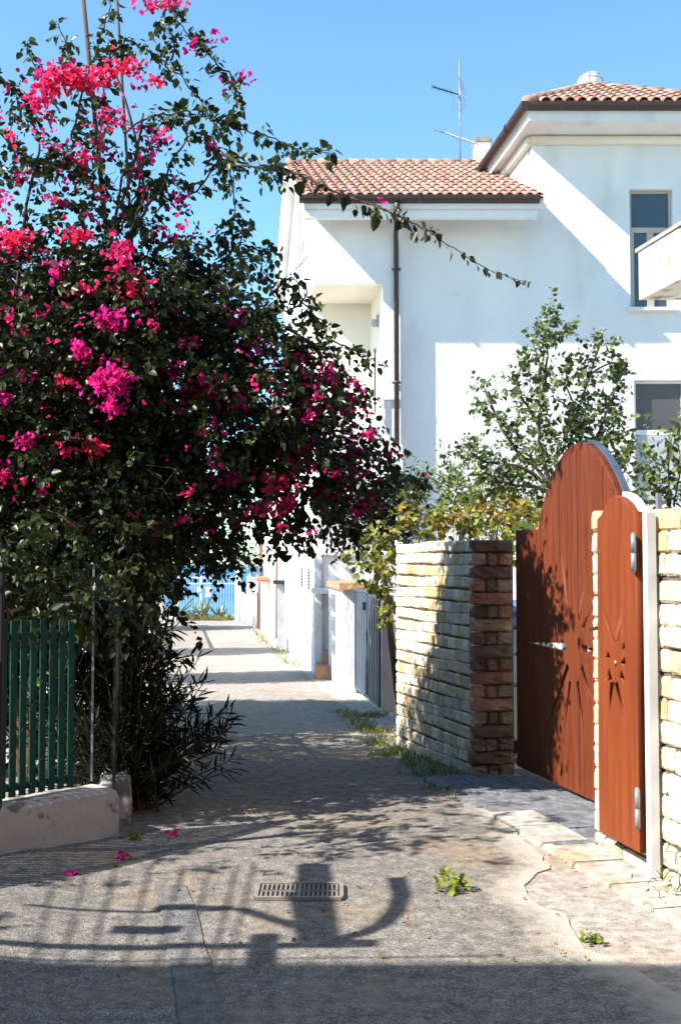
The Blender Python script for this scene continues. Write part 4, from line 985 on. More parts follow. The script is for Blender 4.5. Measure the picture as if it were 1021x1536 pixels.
sprays = [
    [(175, 75, 8), (192, 62, 8), (215, 72, 8), (250, 95, 8), (290, 135, 8), (310, 170, 8), (330, 195, 8)],
    [(105, 210, 8), (130, 120, 8), (150, 60, 8), (165, 10, 8), (172, -30, 8)],
    [(140, 260, 8), (150, 190, 8), (160, 110, 8), (175, 75, 8)],
    [(90, 170, 8), (60, 110, 8), (40, 70, 8.1)], [(120, 130, 8), (105, 80, 8), (88, 35, 8)],
    [(185, 200, 8), (230, 175, 8), (270, 172, 8), (320, 180, 8), (370, 195, 8), (420, 212, 8), (460, 225, 8), (500, 232, 8)],
    [(200, 330, 8), (215, 250, 8), (240, 190, 8), (270, 165, 8)],
    [(210, 275, 8.1), (260, 300, 8.1), (300, 280, 8.1), (330, 240, 8.1), (345, 250, 8.1), (352, 300, 8.1), (345, 340, 8.1), (330, 350, 8.1)],
    [(230, 300, 8), (260, 240, 8), (290, 200, 8), (320, 215, 8), (350, 245, 8)],
    [(180, 350, 8), (200, 300, 8), (240, 280, 8), (280, 270, 8)],
    [(0, 120, 8.1), (30, 140, 8.1), (60, 180, 8.1)], [(-20, 180, 8.1), (30, 230, 8.1), (80, 260, 8.1)],
    [(330, 230, 7.6), (380, 250, 7.5), (430, 258, 7.4)],
    [(430, 470, 8.2), (460, 440, 8.2), (440, 420, 8.2), (415, 430, 8.2)], [(470, 500, 8.2), (520, 520, 8.2), (552, 545, 8.2)], [(440, 440, 8.2), (470, 470, 8.2), (500, 500, 8.2)],
    [(300, 420, 8.2), (350, 390, 8.2), (390, 372, 8.2), (415, 380, 8.2)], [(330, 400, 8.2), (370, 350, 8.2), (375, 330, 8.2)],
    [(560, 720, 8.3), (600, 715, 8.3), (640, 720, 8.3)], [(520, 660, 8.3), (560, 650, 8.3), (590, 690, 8.3)],
    [(390, 800, 8.3), (430, 808, 8.3), (455, 800, 8.3)], [(300, 820, 8.4), (340, 845, 8.4), (355, 820, 8.4)], [(240, 870, 8.5), (262, 880, 8.5), (268, 890, 8.5)],
    [(330, 180, 8), (352, 160, 8), (350, 120, 8), (320, 90, 8), (290, 60, 8), (262, 25, 8), (255, 0, 8)], [(255, 90, 8), (262, 60, 8), (240, 30, 8)]]
for sp in sprays:
    spray(lv, st, [at(*p) for p in sp], .009, .003, .034, .10, 4, .062, .044, .012, base=(1.8, 1.8, 1.5))  # spray leaves tinted paler: sunlit look put into the colour
long_ = [(350, 248, 7.5), (430, 256, 7.4), (500, 286, 7.3), (560, 308, 7.2), (610, 330, 7.1), (650, 352, 7.05), (700, 385, 7.0), (750, 412, 6.95), (795, 424, 6.9)]
spray(lv, st, [at(*p) for p in long_[:6]], .008, .004, .085, .05, 1, .088, .062, .006, down=1.5)
spray(lv, st, [at(*p) for p in long_[:6]], .006, .004, .16, .07, 3, .05, .036, .010, down=.9)
spray(lv, st, [at(*p) for p in long_[5:]], .004, .0018, .042, .03, 1, .052, .034, .006, down=1.2)
def shade_blob(px, py, H, rx, ry, rz, dn):
    q = gnd(px, py); blob(lv, st, (q.x + TOSUN.x / TOSUN.z * H, q.y + TOSUN.y / TOSUN.z * H, H), (rx, ry, rz), dn, n=9, length=.22, every=4, clump=3.5)
for c_ in ((450, 1235, 3.0, .6, .22, .22, 1300), (300, 1215, 2.9, .6, .25, .25, 1500), (560, 1190, 3.1, .5, .25, .25, 1500), (640, 1285, 2.9, .5, .12, .12, 1100), (200, 1240, 2.8, .6, .2, .2, 1500), (700, 1200, 3.2, .4, .25, .25, 1500), (480, 1150, 3.2, .6, .25, .25, 1400), (350, 1310, 2.7, .5, .07, .1, 900), (90, 1310, 2.7, .35, .16, .16, 1300), (-80, 1350, 2.8, .4, .25, .2, 1300), (230, 1285, 2.6, .45, .12, .12, 1000), (50, 1395, 2.7, .3, .12, .12, 700), (600, 1255, 2.9, .55, .28, .25, 1300), (440, 1290, 2.8, .6, .12, .10, 1000), (720, 1240, 3.0, .4, .3, .25, 1300), (160, 1340, 2.6, .3, .06, .1, 500), (330, 1270, 2.7, .6, .2, .2, 1500)): shade_blob(*c_)  # unseen leaf clusters added along the sun rays to dapple the lane
lv.build('foliage', M['leaf'], bou)
# stems
for pts in ([(-2.2, 8.1, 0), (-2.15, 8.0, 1.0), (-1.9, 8.0, 2.2), at(150, 560, 8.1), at(165, 380, 8), at(190, 250, 8)],
            [(-2.1, 8.2, 0), (-1.95, 8.2, 1.3), (-1.5, 8.2, 2.3), at(300, 600, 8.2), at(420, 560, 8.3)],
            [(-2.25, 8.15, 0), (-2.4, 8.2, 1.4), (-2.5, 8.1, 2.6), at(30, 400, 8.1), at(60, 200, 8.1)],
            [(-1.95, 8.2, 1.3), (-1.2, 8.3, 2.0), at(380, 720, 8.3), at(500, 740, 8.3)],
            [at(170, 480, 8.1), at(195, 360, 7.9), at(215, 290, 7.9), at(195, 180, 7.9), at(165, 80, 7.95)],
            [at(190, 370, 7.9), at(215, 320, 7.9), at(250, 270, 7.9)], [at(160, 380, 7.9), at(185, 300, 7.9), at(215, 170, 7.95)]):
    limb(st, pts, .035 if Vector(pts[0]).z < .5 else .014, .008)
# bare twiggy clusters
for (px, py) in ((25, 410), (30, 500), (300, 430), (400, 640), (130, 700), (60, 270), (250, 720), (420, 660), (170, 270), (330, 700), (20, 590)):
    for k in range(9):
        p = at(px + R.gauss(0, 16), py + R.gauss(0, 14), 7.35 + R.random() * .2 + (.5 if px > 350 or py < 300 else 0)); q = p + Vector((R.gauss(0, .07), R.gauss(0, .03), R.gauss(.02, .06))); r_ = q + Vector((R.gauss(0, .06), 0, R.gauss(0, .06)))
        st.tube([p, q, r_], [.003, .002, .001], 3)
st.build('branches', M['twig'], bou, fix=False)
fl = LV()
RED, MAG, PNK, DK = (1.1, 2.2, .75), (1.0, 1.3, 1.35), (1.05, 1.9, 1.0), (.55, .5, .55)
clusters = [  # px, py, half width, half height, count, tint, depth
    (120, 118, 62, 18, 460, RED, 7.7), (70, 130, 28, 22, 200, RED, 7.7), (60, 150, 14, 14, 80, PNK, 7.7), (190, 100, 22, 12, 90, RED, 7.7), (235, 118, 12, 8, 36, RED, 7.8), (165, 180, 30, 20, 110, PNK, 7.7), (120, 240, 26, 12, 80, PNK, 7.7),
    (240, 6, 40, 9, 90, PNK, 7.9), (290, 70, 14, 16, 34, MAG, 8), (325, 62, 22, 10, 22, MAG, 8), (348, 128, 24, 10, 26, MAG, 8), (370, 114, 9, 6, 18, MAG, 8), (230, 210, 20, 22, 40, MAG, 7.9), (320, 220, 10, 9, 24, MAG, 8), (272, 300, 16, 15, 30, MAG, 7.9), (5, 300, 12, 20, 40, PNK, 7.6),
    (20, 362, 32, 22, 230, RED, 7.5), (118, 356, 28, 10, 110, RED, 7.5), (185, 372, 18, 14, 80, PNK, 7.5), (263, 355, 34, 12, 80, DK, 7.8), (200, 425, 30, 24, 130, RED, 7.45), (130, 437, 18, 9, 60, RED, 7.45), (88, 408, 12, 16, 70, MAG, 7.45), (185, 395, 14, 10, 60, PNK, 7.4),
    (165, 480, 30, 14, 190, MAG, 7.35), (168, 572, 31, 24, 520, MAG, 7.25), (168, 612, 14, 14, 110, MAG, 7.25), (123, 528, 11, 13, 90, MAG, 7.35), (230, 490, 12, 7, 30, PNK, 7.4), (100, 574, 16, 9, 50, RED, 7.4), (285, 520, 20, 12, 50, DK, 7.5), (300, 588, 34, 16, 170, DK, 7.5), (262, 562, 22, 14, 70, DK, 7.5), (360, 608, 12, 16, 60, MAG, 7.6), (310, 575, 12, 16, 60, PNK, 7.5), (350, 485, 12, 12, 40, DK, 7.7), (355, 470, 20, 8, 30, DK, 7.7),
    (38, 662, 20, 12, 90, MAG, 7.4), (8, 715, 12, 12, 70, PNK, 7.4), (100, 678, 10, 10, 40, RED, 7.4), (145, 672, 20, 8, 90, RED, 7.4), (5, 600, 10, 18, 50, MAG, 7.4), (25, 566, 22, 8, 50, MAG, 7.4),
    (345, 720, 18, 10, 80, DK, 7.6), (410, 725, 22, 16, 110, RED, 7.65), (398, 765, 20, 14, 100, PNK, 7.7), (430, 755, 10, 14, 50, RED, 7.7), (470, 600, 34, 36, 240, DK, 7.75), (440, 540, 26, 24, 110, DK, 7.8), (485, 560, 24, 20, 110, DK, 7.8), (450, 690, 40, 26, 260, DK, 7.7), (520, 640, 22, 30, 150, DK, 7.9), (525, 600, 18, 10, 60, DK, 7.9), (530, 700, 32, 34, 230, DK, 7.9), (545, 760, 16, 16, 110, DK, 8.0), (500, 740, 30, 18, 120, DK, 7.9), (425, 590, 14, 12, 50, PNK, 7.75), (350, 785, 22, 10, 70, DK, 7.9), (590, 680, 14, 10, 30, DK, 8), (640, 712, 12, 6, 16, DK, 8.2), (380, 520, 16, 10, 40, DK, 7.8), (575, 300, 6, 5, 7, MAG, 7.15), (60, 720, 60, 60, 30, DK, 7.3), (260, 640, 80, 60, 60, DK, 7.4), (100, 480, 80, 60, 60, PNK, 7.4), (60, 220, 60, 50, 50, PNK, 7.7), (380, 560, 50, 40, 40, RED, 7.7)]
rf_ = random.Random(31)
for i in range(150):
    px, py = rf_.uniform(-10, 560), rf_.uniform(90, 800)
    if px > 330 and py < 430: continue
    if px > 250 and py < 330: continue
    if px + py * .0 > 400 and py < 520: continue
    clusters.append((px, py, rf_.uniform(6, 18), rf_.uniform(4, 12), rf_.randint(5, 22), rf_.choice([MAG, PNK, DK, RED, DK] if px < 330 else [DK, DK, PNK]), rf_.uniform(7.4, 7.9)))
for (px, py, hw, hh, cnt, tn, Y) in clusters:
    cnt = int(cnt * (.85 if tn == DK else 1.3)); c = A(px, py, Y); k = Y / F
    nf = max(2, cnt // 3)
    u = unit(NR.normal(size=(nf, 3))) * (NR.random((nf, 1)) ** .45) if hw < 50 or cnt > 200 else NR.normal(size=(nf, 3)) * .6
    u = np.where(np.abs(u) > 1.5, u * .5, u); ms_ = NR.random(nf) < (.38 if cnt < 400 else .12); u[ms_] *= NR.uniform(1.1, 2.1, (int(ms_.sum()), 1))
    pos = c + u * np.array([hw * k, max(.10, min(hw, hh) * k * .9), hh * k])
    for b in range(3):
        a = 2.094 * b + NR.random(nf) * .8
        ax = unit(NR.normal(size=(nf, 3)) * .6 + np.array([-.3, -.5, .2]))
        t1 = unit(np.cross(ax, NR.normal(size=(nf, 3)))); t2 = np.cross(ax, t1)
        d = t1 * np.cos(a)[:, None] + t2 * np.sin(a)[:, None] + ax * .5
        sz = NR.uniform(.020, .040, nf)
        fl.add(pos, d, ax, sz, sz * .85, tints(nf, .30, (.10, .4, .3), tn))
fl.build('bracts', M['bract'], bou, shape='bract', fold=.3, curl=-.1)
# fallen bracts
for i, (px, py) in enumerate(((112, 1319), (182, 1294), (262, 1258))):
    q = gnd(px, py); f1 = LV(); k = 9
    f1.add(np.array(q) + NR.normal(size=(k, 3)) * np.array([.018, .02, .004]) + np.array([0, 0, .032]), NR.normal(size=(k, 3)) * np.array([1, 1, .3]), np.tile([0, 0, 1.], (k, 1)) + NR.normal(size=(k, 3)) * .4, np.full(k, .034), np.full(k, .03), tints(k, .1, (.05, .2, .2), MAG))
    tag(f1.build('fallen_bract', M['bract'], shape='bract'), 'fallen magenta bract ' + ['lying in the sun nearest the ramp', 'lying between low wall and drain cover', 'lying in the shade by the low wall corner', 'lying in the shade, second from the low wall corner', 'lying in mid lane shade by the grass'][i], 'flower', 'fallen bracts on the lane')
# poles rising through the crown
for (p0, p1_, lb) in (((122, 0), (140, 150), 'thicker grey pole rising through the bougainvillea, the left one'), ((175, 0), (185, 150), 'thin dark pole rising through the bougainvillea, the right one')):
    a, b = at(p0[0] - 3, -60, 8.3), at(*p1_, 8.3); d = (b - a); e = a + d * ((a.z + .0) / (a.z - b.z)); m = MB(); w_ = .018 if p0[0] < 150 else .011
    e.z = 0; m.tube([a, b, e], w_, 8); tag(m.build('pole', M['bark']), lb, 'pole', 'poles inside the bougainvillea')
# oleander ----------------------------------------------------------
def blades(lv, st, base, n_st, h, spread, ll, lw, per, seed=0, up=.9, base_t=(1, 1, 1)):
    rr = random.Random(seed)
    for i in range(n_st):
        an = rr.uniform(0, 6.28); s = rr.random() ** .6 * spread; L = h * rr.uniform(.6, 1.05) * (1 - .35 * s / max(spread, .01))
        b = Vector(base) + Vector((rr.gauss(0, .06), rr.gauss(0, .06), 0)); tip = b + Vector((math.cos(an) * s, math.sin(an) * s, L))
        mid = b.lerp(tip, .5) + UP * L * .12; st.tube([b, mid, tip], [.008, .006, .003], 4)
        k = per; t = np.linspace(.15, 1, k)[:, None]; B, Mi, T_ = np.array(b), np.array(mid), np.array(tip)
        P = (1 - t) ** 2 * B + 2 * t * (1 - t) * (Mi * 2 - (B + T_) / 2) + t * t * T_
        dd = unit(T_ - B)[None, :]; r_ = unit(NR.normal(size=(k, 3))); side_ = unit(r_ - dd * np.sum(r_ * dd, 1, keepdims=True))
        d = unit(dd * (.55 + .5 * (t > .9)) + side_ * .85)
        lv.add(P, d, unit(NR.normal(size=(k, 3)) * .5 + np.array([0, 0, 1.])), ll * NR.uniform(.7, 1.15, k), np.full(k, lw), tints(k, .3, (.2, .1, .1), base_t))
def shrub(name, label, cat, loc, mats, fill, group=None):
    t = thing(name, label, cat, loc, group); lv, st = LV(), MB(); sh = fill(lv, st) or 'leaf'
    lv.build('foliage', mats[0], t, shape=sh, fold=.2 if sh == 'blade' else .28, curl=.12)
    if st.v: st.build('stems', mats[1], t, fix=False)
    return t
def fo(lv, st):
    blades(lv, st, (-1.48, 7.75, -.02), 85, 1.05, .78, .13, .018, 26, 1)
    blades(lv, st, (-1.35, 7.55, -.02), 60, .72, .60, .12, .017, 24, 2)
    blades(lv, st, (-1.6, 8.3, 0), 40, 1.3, .55, .13, .018, 26, 3)
    for (a, b) in (((215, 1000), (285, 985)), ((220, 960), (262, 945)), ((230, 1060), (285, 1050))):
        p, q = at(*a, 7.6), at(*b, 7.4); blades_tip(lv, st, p, q)
    return 'blade'
def blades_tip(lv, st, p, q, k=14, ll=.14, lw=.026):
    st.tube([p, p.lerp(q, .5) + UP * .03, q], [.005, .004, .002], 4); dd = unit(np.array(q - p))[None, :]
    t = np.linspace(.4, 1, k)[:, None]; P = np.array(p) + (np.array(q - p)) * t; r_ = unit(NR.normal(size=(k, 3))); s_ = unit(r_ - dd * np.sum(r_ * dd, 1, keepdims=True))
    lv.add(P, unit(dd * .7 + s_ * .8), unit(NR.normal(size=(k, 3)) * .5 + np.array([0, 0, 1.])), ll * NR.uniform(.7, 1.1, k), np.full(k, lw), tints(k, .3))
shrub('oleander', 'dark narrow leaved oleander bush spilling over the low wall into the lane', 'shrub', (-1.5, 7.8, 0), (M['leaf_d'], M['twig']), fo)
# garden greenery behind the green fence
def fh_(lv, st):
    for c, r_, d_ in (((-2.9, 8.9, .9), (.9, .7, 1.0), 1500), ((-2.2, 9.4, .9), (.7, .6, 1.0), 1500), ((-3.9, 8.6, .9), (1.0, .9, 1.1), 900), ((-2.7, 10.6, 1.2), (1.1, .7, 1.5), 1300), ((-3.4, 11.5, 2), (1.4, 1, 2.0), 700)):
        blob(lv, None, c, r_, d_, n=10, ll=.07, lw=.04)
shrub('hedge', 'dark garden hedge seen between the slats of the green fence', 'hedge', (-2.8, 9.4, 0), (M['leaf_d'], M['twig']), fh_)
def fy(lv, st):
    blob(lv, None, (-2.55, 7.5, .45), (.35, .25, .4), 1500, n=8, ll=.06, lw=.03)
    blob(lv, None, (-2.15, 7.55, .6), (.18, .2, .5), 1300, n=8, ll=.06, lw=.03)
shrub('garden_shrub', 'low yellow green shrub glimpsed behind the green slats', 'shrub', (-2.5, 7.5, 0), (M['leaf_vine'], M['twig']), fy)
# carob tree over the gate
tr = thing('tree', 'young glossy leaved tree with upright shoots in front of the white house, over the gate', 'tree', (2.75, 12.6, prof(12.6)))
lv, st, tk = LV(), MB(), MB(); YT = 12.6
base = Vector((at(850, 900, YT).x, YT, prof(YT))); fork = at(835, 745, YT)
limb(tk, [base, base + UP * .9, at(850, 800, YT), fork], .06, .04)
tips = [[(835, 745), (815, 690), (808, 640), (818, 560), (822, 500), (830, 463)], [(835, 745), (850, 690), (865, 620), (885, 560), (903, 505)], [(835, 745), (800, 700), (770, 670), (745, 630), (730, 590), (722, 575)],
        [(835, 745), (790, 705), (745, 695), (720, 690), (695, 665)], [(835, 745), (870, 700), (900, 640), (920, 590), (938, 550)], [(835, 745), (880, 730), (925, 700), (940, 680)], [(808, 640), (785, 600), (775, 570), (790, 530)], [(865, 620), (850, 580), (850, 540)],
        [(885, 560), (915, 545), (935, 548)], [(835, 745), (800, 730), (770, 728), (745, 722), (715, 725)], [(850, 690), (900, 670), (930, 625)], [(818, 560), (800, 520), (812, 490)], [(822, 520), (845, 500), (850, 490)]]
for ti, tp in enumerate(tips):
    pts = [at(px, py, YT + (i * .12 * ((ti % 3) - 1))) for i, (px, py) in enumerate(tp)]
    limb(tk, pts, .026 if len(tp) > 4 else .014, .005, 6)
    spray(lv, st, pts[1:], .008, .003, .036, .20, 8, .066, .052, .02, droop=.1, down=.12, spread=.9, base=(1, 1, 1), var=.4)
for (px, py, rx, rz) in ((820, 620, .35, .35), (860, 660, .45, .30), (790, 650, .35, .25), (905, 650, .3, .35), (840, 710, .55, .22), (870, 590, .22, .3), (905, 545, .12, .22), (815, 540, .17, .28), (745, 610, .14, .22), (710, 680, .15, .08), (930, 700, .3, .2), (890, 710, .35, .2)):
    blob(lv, st, at(px, py, YT + R.uniform(-.3, .3)), (rx, .35, rz), 1500, n=9, ll=.068, lw=.052, length=.2, every=4, down=.15, droop=.1)
lv.build('crown', M['leaf_tree'], tr); tk.build('trunk', M['bark'], tr); st.build('twigs', M['twig'], tr, fix=False)
# citrus at right
def fc(lv, st):
    for (px, py, rx, rz, Y) in ((1005, 690, .22, .24, 8.8), (985, 730, .24, .14, 8.8), (1030, 740, .3, .3, 8.6), (955, 735, .14, .10, 9), (1015, 660, .10, .14, 8.8)):
        blob(lv, st, at(px, py, Y), (rx, .3, rz), 1300, n=8, ll=.062, lw=.036, length=.2, every=2, down=.05, droop=0)
    for sp in ([(1000, 760), (1003, 700), (1012, 640)], [(990, 760), (975, 710), (962, 690)], [(1010, 760), (1018, 690), (1016, 650)]): spray(lv, st, [at(a, b, 8.6) for a, b in sp], .008, .003, .03, .12, 5, .06, .035, .01, down=.0)
    st.tube([(at(1005, 0, 8.8).x, 8.8, 0), at(1003, 740, 8.8)], [.03, .012], 6)
shrub('citrus_tree', 'leafy green citrus shrub above the wall at the right edge', 'tree', (2.6, 8.8, 0), (M['leaf_tree'], M['twig']), fc)
def fgb(lv, st):
    blob(lv, None, (1.92, 9.75, .75), (.30, .30, .55), 3200, n=8, ll=.06, lw=.04, base=(1, 1, .9))
    blob(lv, None, (2.9, 8.6, .7), (.35, .5, .5), 1300, n=8, ll=.06, lw=.04, base=(1, 1, .9))
shrub('garden_shrub', 'green shrub glimpsed through the cutouts of the big wooden gate', 'shrub', (2.2, 9.4, 0), (M['leaf_tree'], M['twig']), fgb)
# mixed greenery above and behind the stone wall
def fv(lv, st):
    cols = [(1, 1, 1), (.55, .75, .7), (1.15, 1.0, .9), (1.2, .82, .7)]
    for (px, py, rx, rz, Y, ci) in ((590, 800, .30, .20, 12.4, 0), (565, 850, .17, .22, 12.4, 0), (545, 840, .18, .07, 12.4, 0), (583, 905, .07, .16, 12.4, 0), (640, 790, .35, .14, 12.6, 0), (700, 780, .4, .16, 12.8, 2), (760, 765, .4, .17, 12.6, 3), (790, 790, .3, .18, 12.0, 2), (690, 760, .3, .14, 13, 1), (770, 830, .13, .25, 11.2, 1), (655, 770, .25, .12, 12.6, 3), (740, 790, .4, .12, 12.4, 0), (600, 780, .2, .1, 12.5, 3)):
        blob(lv, st, at(px, py, Y), (rx, .35, rz), 2300, n=7, ll=.072, lw=.068, length=.17, every=4, base=cols[ci], var=.3, hue=(.3, .15, .2))
    for sp in ([(575, 800), (548, 835), (520, 848)], [(580, 850), (585, 900), (575, 935)], [(600, 800), (560, 870), (555, 880)]): spray(lv, st, [at(a, b, 12.3) for a, b in sp], .008, .003, .04, .1, 4, .07, .065, .02)
    st.tube([(at(640, 0, 12.7).x, 12.7, -.2), at(640, 800, 12.7)], [.04, .02], 6)
shrub('grape_vine', 'yellow and rust tinted grape vine spilling over the far end of the stone wall', 'vine', (at(640, 0, 12.7).x, 12.7, -.2), (M['leaf_vine'], M['twig']), fv)
def fj(lv, st):
    for (px, py, rx, rz, Y) in ((700, 730, .35, .28, 14.2), (650, 740, .4, .22, 14.4), (740, 735, .35, .20, 14.2), (690, 700, .2, .2, 14.4), (620, 740, .3, .2, 14.6), (780, 740, .4, .13, 14.4), (730, 770, .8, .25, 14.8), (600, 770, .4, .3, 14.4)):
        blob(lv, st, at(px, py, Y), (rx, .4, rz), 2800, n=9, ll=.085, lw=.028, length=.26, every=3, down=-.1, droop=0, base=(1.15, 1.15, 1.0))
    st.tube([(at(690, 0, 14.3).x, 14.3, -.3), at(690, 760, 14.3)], [.04, .02], 6)
shrub('jasmine', 'feathery green shrub behind the grape vine in front of the white house', 'shrub', (at(690, 0, 14.3).x, 14.3, -.3), (M['leaf_tree'], M['twig']), fj)
def fd_(lv, st):
    for (px, py, rx, rz, Y) in ((560, 780, .35, .30, 14.0), (520, 790, .30, .20, 14.0), (590, 760, .35, .35, 14.2), (545, 750, .3, .3, 14.2), (490, 790, .12, .13, 14.0), (600, 720, .2, .2, 14.3), (535, 815, .14, .12, 14)):
        blob(lv, st, at(px, py, Y), (rx, .5, rz), 1900, n=9, ll=.075, lw=.05, length=.2, every=4)
    st.tube([(at(575, 0, 14.2).x + .2, 14.2, -.3), (at(575, 0, 14.2).x, 14.2, 1.4), at(560, 790, 14.1)], [.05, .04, .02], 6)
shrub('garden_tree', 'dark bushy tree between bougainvillea and grape vine, above the blue gate', 'tree', (at(575, 0, 14.2).x + .2, 14.2, -.3), (M['leaf_d'], M['bark']), fd_)
def fq(lv, st):
    for (px, py, rx, rz) in ((375, 835, .45, .45), (385, 855, .3, .4), (365, 850, .4, .3), (380, 815, .3, .3)): blob(lv, st, at(px, py, 49), (rx, .4, rz), 260, n=8, ll=.16, lw=.05, length=.35, every=1, base=(1.6, 1.4, 1.6), rad_=.01)
    st.tube([(at(380, 0, 49).x, 49, -1), at(378, 850, 49)], [.06, .03], 6)
shrub('tamarisk', 'wispy pale tree beside the far white gate near the sea', 'tree', (at(380, 0, 49).x, 49, -1), (M['leaf_tree'], M['bark']), fq)
# spiked railing on top of the stone wall
sp_ = thing('spiked_railing', 'thin white spiked railing standing behind the top of the stone wall', 'railing', (at(690, 0, 11).x, 11, 0))
m = MB(); a0, a1 = at(655, 812, 13.2), at(750, 812, 12.4)
for i in range(26):
    p = a0.lerp(a1, i / 25); m.bar((p.x, p.y, -.1), (p.x, p.y, 2.08 + .07 * (i % 3)), .007)
m.bar((a0.x, a0.y, 1.95), (a1.x, a1.y, 1.95), .014); m.bar((a0.x, a0.y, .3), (a1.x, a1.y, .3), .02); m.build('bars', M['white_metal'], sp_)
# ---------------------------------------------------------------- weeds and grass
def tuft(lv, p, k, h, sp, t=(1, 1, 1), w=.006):
    b = np.array(p) + NR.normal(size=(k, 3)) * np.array([sp, sp, 0]); d = unit(NR.normal(size=(k, 3)) * .55 + np.array([0, 0, 1.1]))
    lv.add(b, d, unit(NR.normal(size=(k, 3))), h * NR.uniform(.4, 1.1, k), np.full(k, w), tints(k, .3, (.2, .15, .2), t))
lv = LV()
for i in range(75):
    t_ = R.random(); e = Vector((1.03, 8.9, 0)).lerp(Vector((.42, 11.6, 0)), t_); x, y = e.x - abs(R.gauss(0, .13)) - .03, e.y + R.gauss(0, .05)
    tuft(lv, (x, y, surf(x, y)), 18, .045 + .06 * R.random(), .05, R.choice([(1, 1, 1), (.5, .9, .5), (1.5, 1.25, 1.3), (.4, .75, .4)]))
for (px, py, n_, h_) in ((690, 1190, 14, .10), (660, 1165, 16, .14), (620, 1130, 12, .10), (570, 1100, 18, .12), (560, 1075, 20, .14), (710, 1185, 8, .07), (600, 1110, 14, .1), (680, 1200, 9, .05)):
    q = gnd(px, py)
    for i in range(n_):
        x, y = q.x + R.gauss(0, .10), q.y + R.gauss(0, .10); tuft(lv, (x, y, surf(x, y)), 15, h_ * .62, .05, R.choice([(1, 1, .9), (.35, .7, .4), (1.3, 1.15, 1.1)]))
for i in range(60):
    x, y = R.uniform(-7.8, -4.9), R.uniform(50.2, 51.8); tuft(lv, (x, y, prof(y)), 14, .35, .15, (1, 1, 1), .03)
for i in range(40):
    y = R.uniform(22, 40); x = R.choice([lane_l(y) + R.random() * .2, lane_r(y) - R.random() * .15]); tuft(lv, (x, y, prof(y)), 10, .15, .1, (.7, .9, .6), .014)
for i in range(40):
    y = R.uniform(12, 15); x = .55 - .12 * (y - 12) - R.random() * .3; tuft(lv, (x, y, prof(y)), 12, .08, .06, (.9, .9, .5), .008)
tag(lv.build('grass', M['grass'], shape='blade'), 'dry and green grass growing along the foot of the stone wall', 'grass', kind='stuff')
for i, (px, py, s, lb, ct) in enumerate(((675, 1340, .10, 'bright green weed growing from the sunlit paving', (.9, 1.1, .5)), (886, 1420, .05, 'tiny green weed growing near the right shadow edge', (.8, 1.1, .5)), (1016, 1350, .16, 'sprawling grey green weed at the foot of the right wall', (.45, .6, .5)), (775, 1145, .06, 'small green weed at the foot of the brown pillar', (.7, 1.1, .5)), (870, 1050 + 0, .0, '', None), (200, 1262, .05, 'little green sprout in the shade beside the low wall', (.5, .8, .4)))):
    if not ct: continue
    q = gnd(px, py); lv = LV(); k = int(26 + s * 250)
    thin = i == 2
    b = np.array((q.x, q.y, surf(q.x, q.y) + .012)) + NR.normal(size=(k, 3)) * np.array([s * .45, s * .4, 0]); b[:, 2] += np.abs(NR.normal(size=k)) * s * (.35 if not thin else .6)
    lv.add(b, unit(NR.normal(size=(k, 3)) + np.array([0, 0, .5])), unit(NR.normal(size=(k, 3)) * .5 + np.array([0, 0, 1.])), np.full(k, .04 if not thin else .05) * NR.uniform(.6, 1.2, k) * (1 if s > .07 else .7), np.full(k, .034 if not thin else .008) * (1 if s > .07 else .6), tints(k, .25, (.2, .1, .2), ct))
    tag(lv.build('weed', M['leaf_vine']), lb, 'weed', 'weeds on the lane')
# leaf litter and grit
lv = LV(); k = 420
xs_ = NR.uniform(-1.4, 1.3, k); ys_ = NR.uniform(4.4, 11.5, k); keep = xs_ > np.array([lane_l(y) for y in ys_]) + .05; keep &= xs_ < np.array([lane_r(y) for y in ys_]) - .1
xs_, ys_ = xs_[keep], ys_[keep]; k = len(xs_); P = np.stack([xs_, ys_, np.array([surf(x, y) + .022 for x, y in zip(xs_, ys_)])], 1)
lv.add(P, unit(NR.normal(size=(k, 3)) * np.array([1, 1, .15])), unit(NR.normal(size=(k, 3)) * .3 + np.array([0, 0, 1.])), NR.uniform(.012, .035, k), NR.uniform(.008, .022, k), tints(k, .4, (.2, .2, .2), (.8, .5, .5)))
tag(lv.build('leaf_litter', mat('dry_leaf', (.25, .16, .08), None, bump=0, tint=1)), 'scattered dry leaves and twigs lying over the lane', 'litter', kind='stuff')
# drain cover
dc = thing('drain_cover', 'rectangular iron drain grating set across the asphalt', 'drain', gnd(448, 1344))
q0, q1, q2, q3 = gnd(383, 1355), gnd(512, 1354), gnd(508, 1333), gnd(392, 1334); z_ = surf(0, 5.3) + .024
cx0, cx1, cy0, cy1 = q0.x, q1.x, q0.y, q2.y
m = MB()
for y in (cy0, cy1): m.box(((cx0 + cx1) / 2, y, z_), (cx1 - cx0, .02, .016))
for x in (cx0, (cx0 + cx1) / 2, cx1): m.box((x, (cy0 + cy1) / 2, z_), (.02, cy1 - cy0 - .02, .016))
for i in range(1, 18): x = cx0 + (cx1 - cx0) * i / 18; m.box((x, (cy0 + cy1) / 2, z_ - .003), (.010, cy1 - cy0 - .02, .010)) if i != 9 else None
m.box(((cx0 + cx1) / 2, (cy0 + cy1) / 2, z_ - .002), (cx1 - cx0 - .03, .012, .008))
m.build('grating', mat('rusty_iron', (.17, .15, .13), (.23, .205, .175), 20, .7), dc)
m = MB(); m.box(((cx0 + cx1) / 2, (cy0 + cy1) / 2, z_ - .010), (cx1 - cx0 - .01, cy1 - cy0 - .01, .004)); m.build('sump', mat('drain_dark', (.11, .10, .085), None, bump=0), dc)

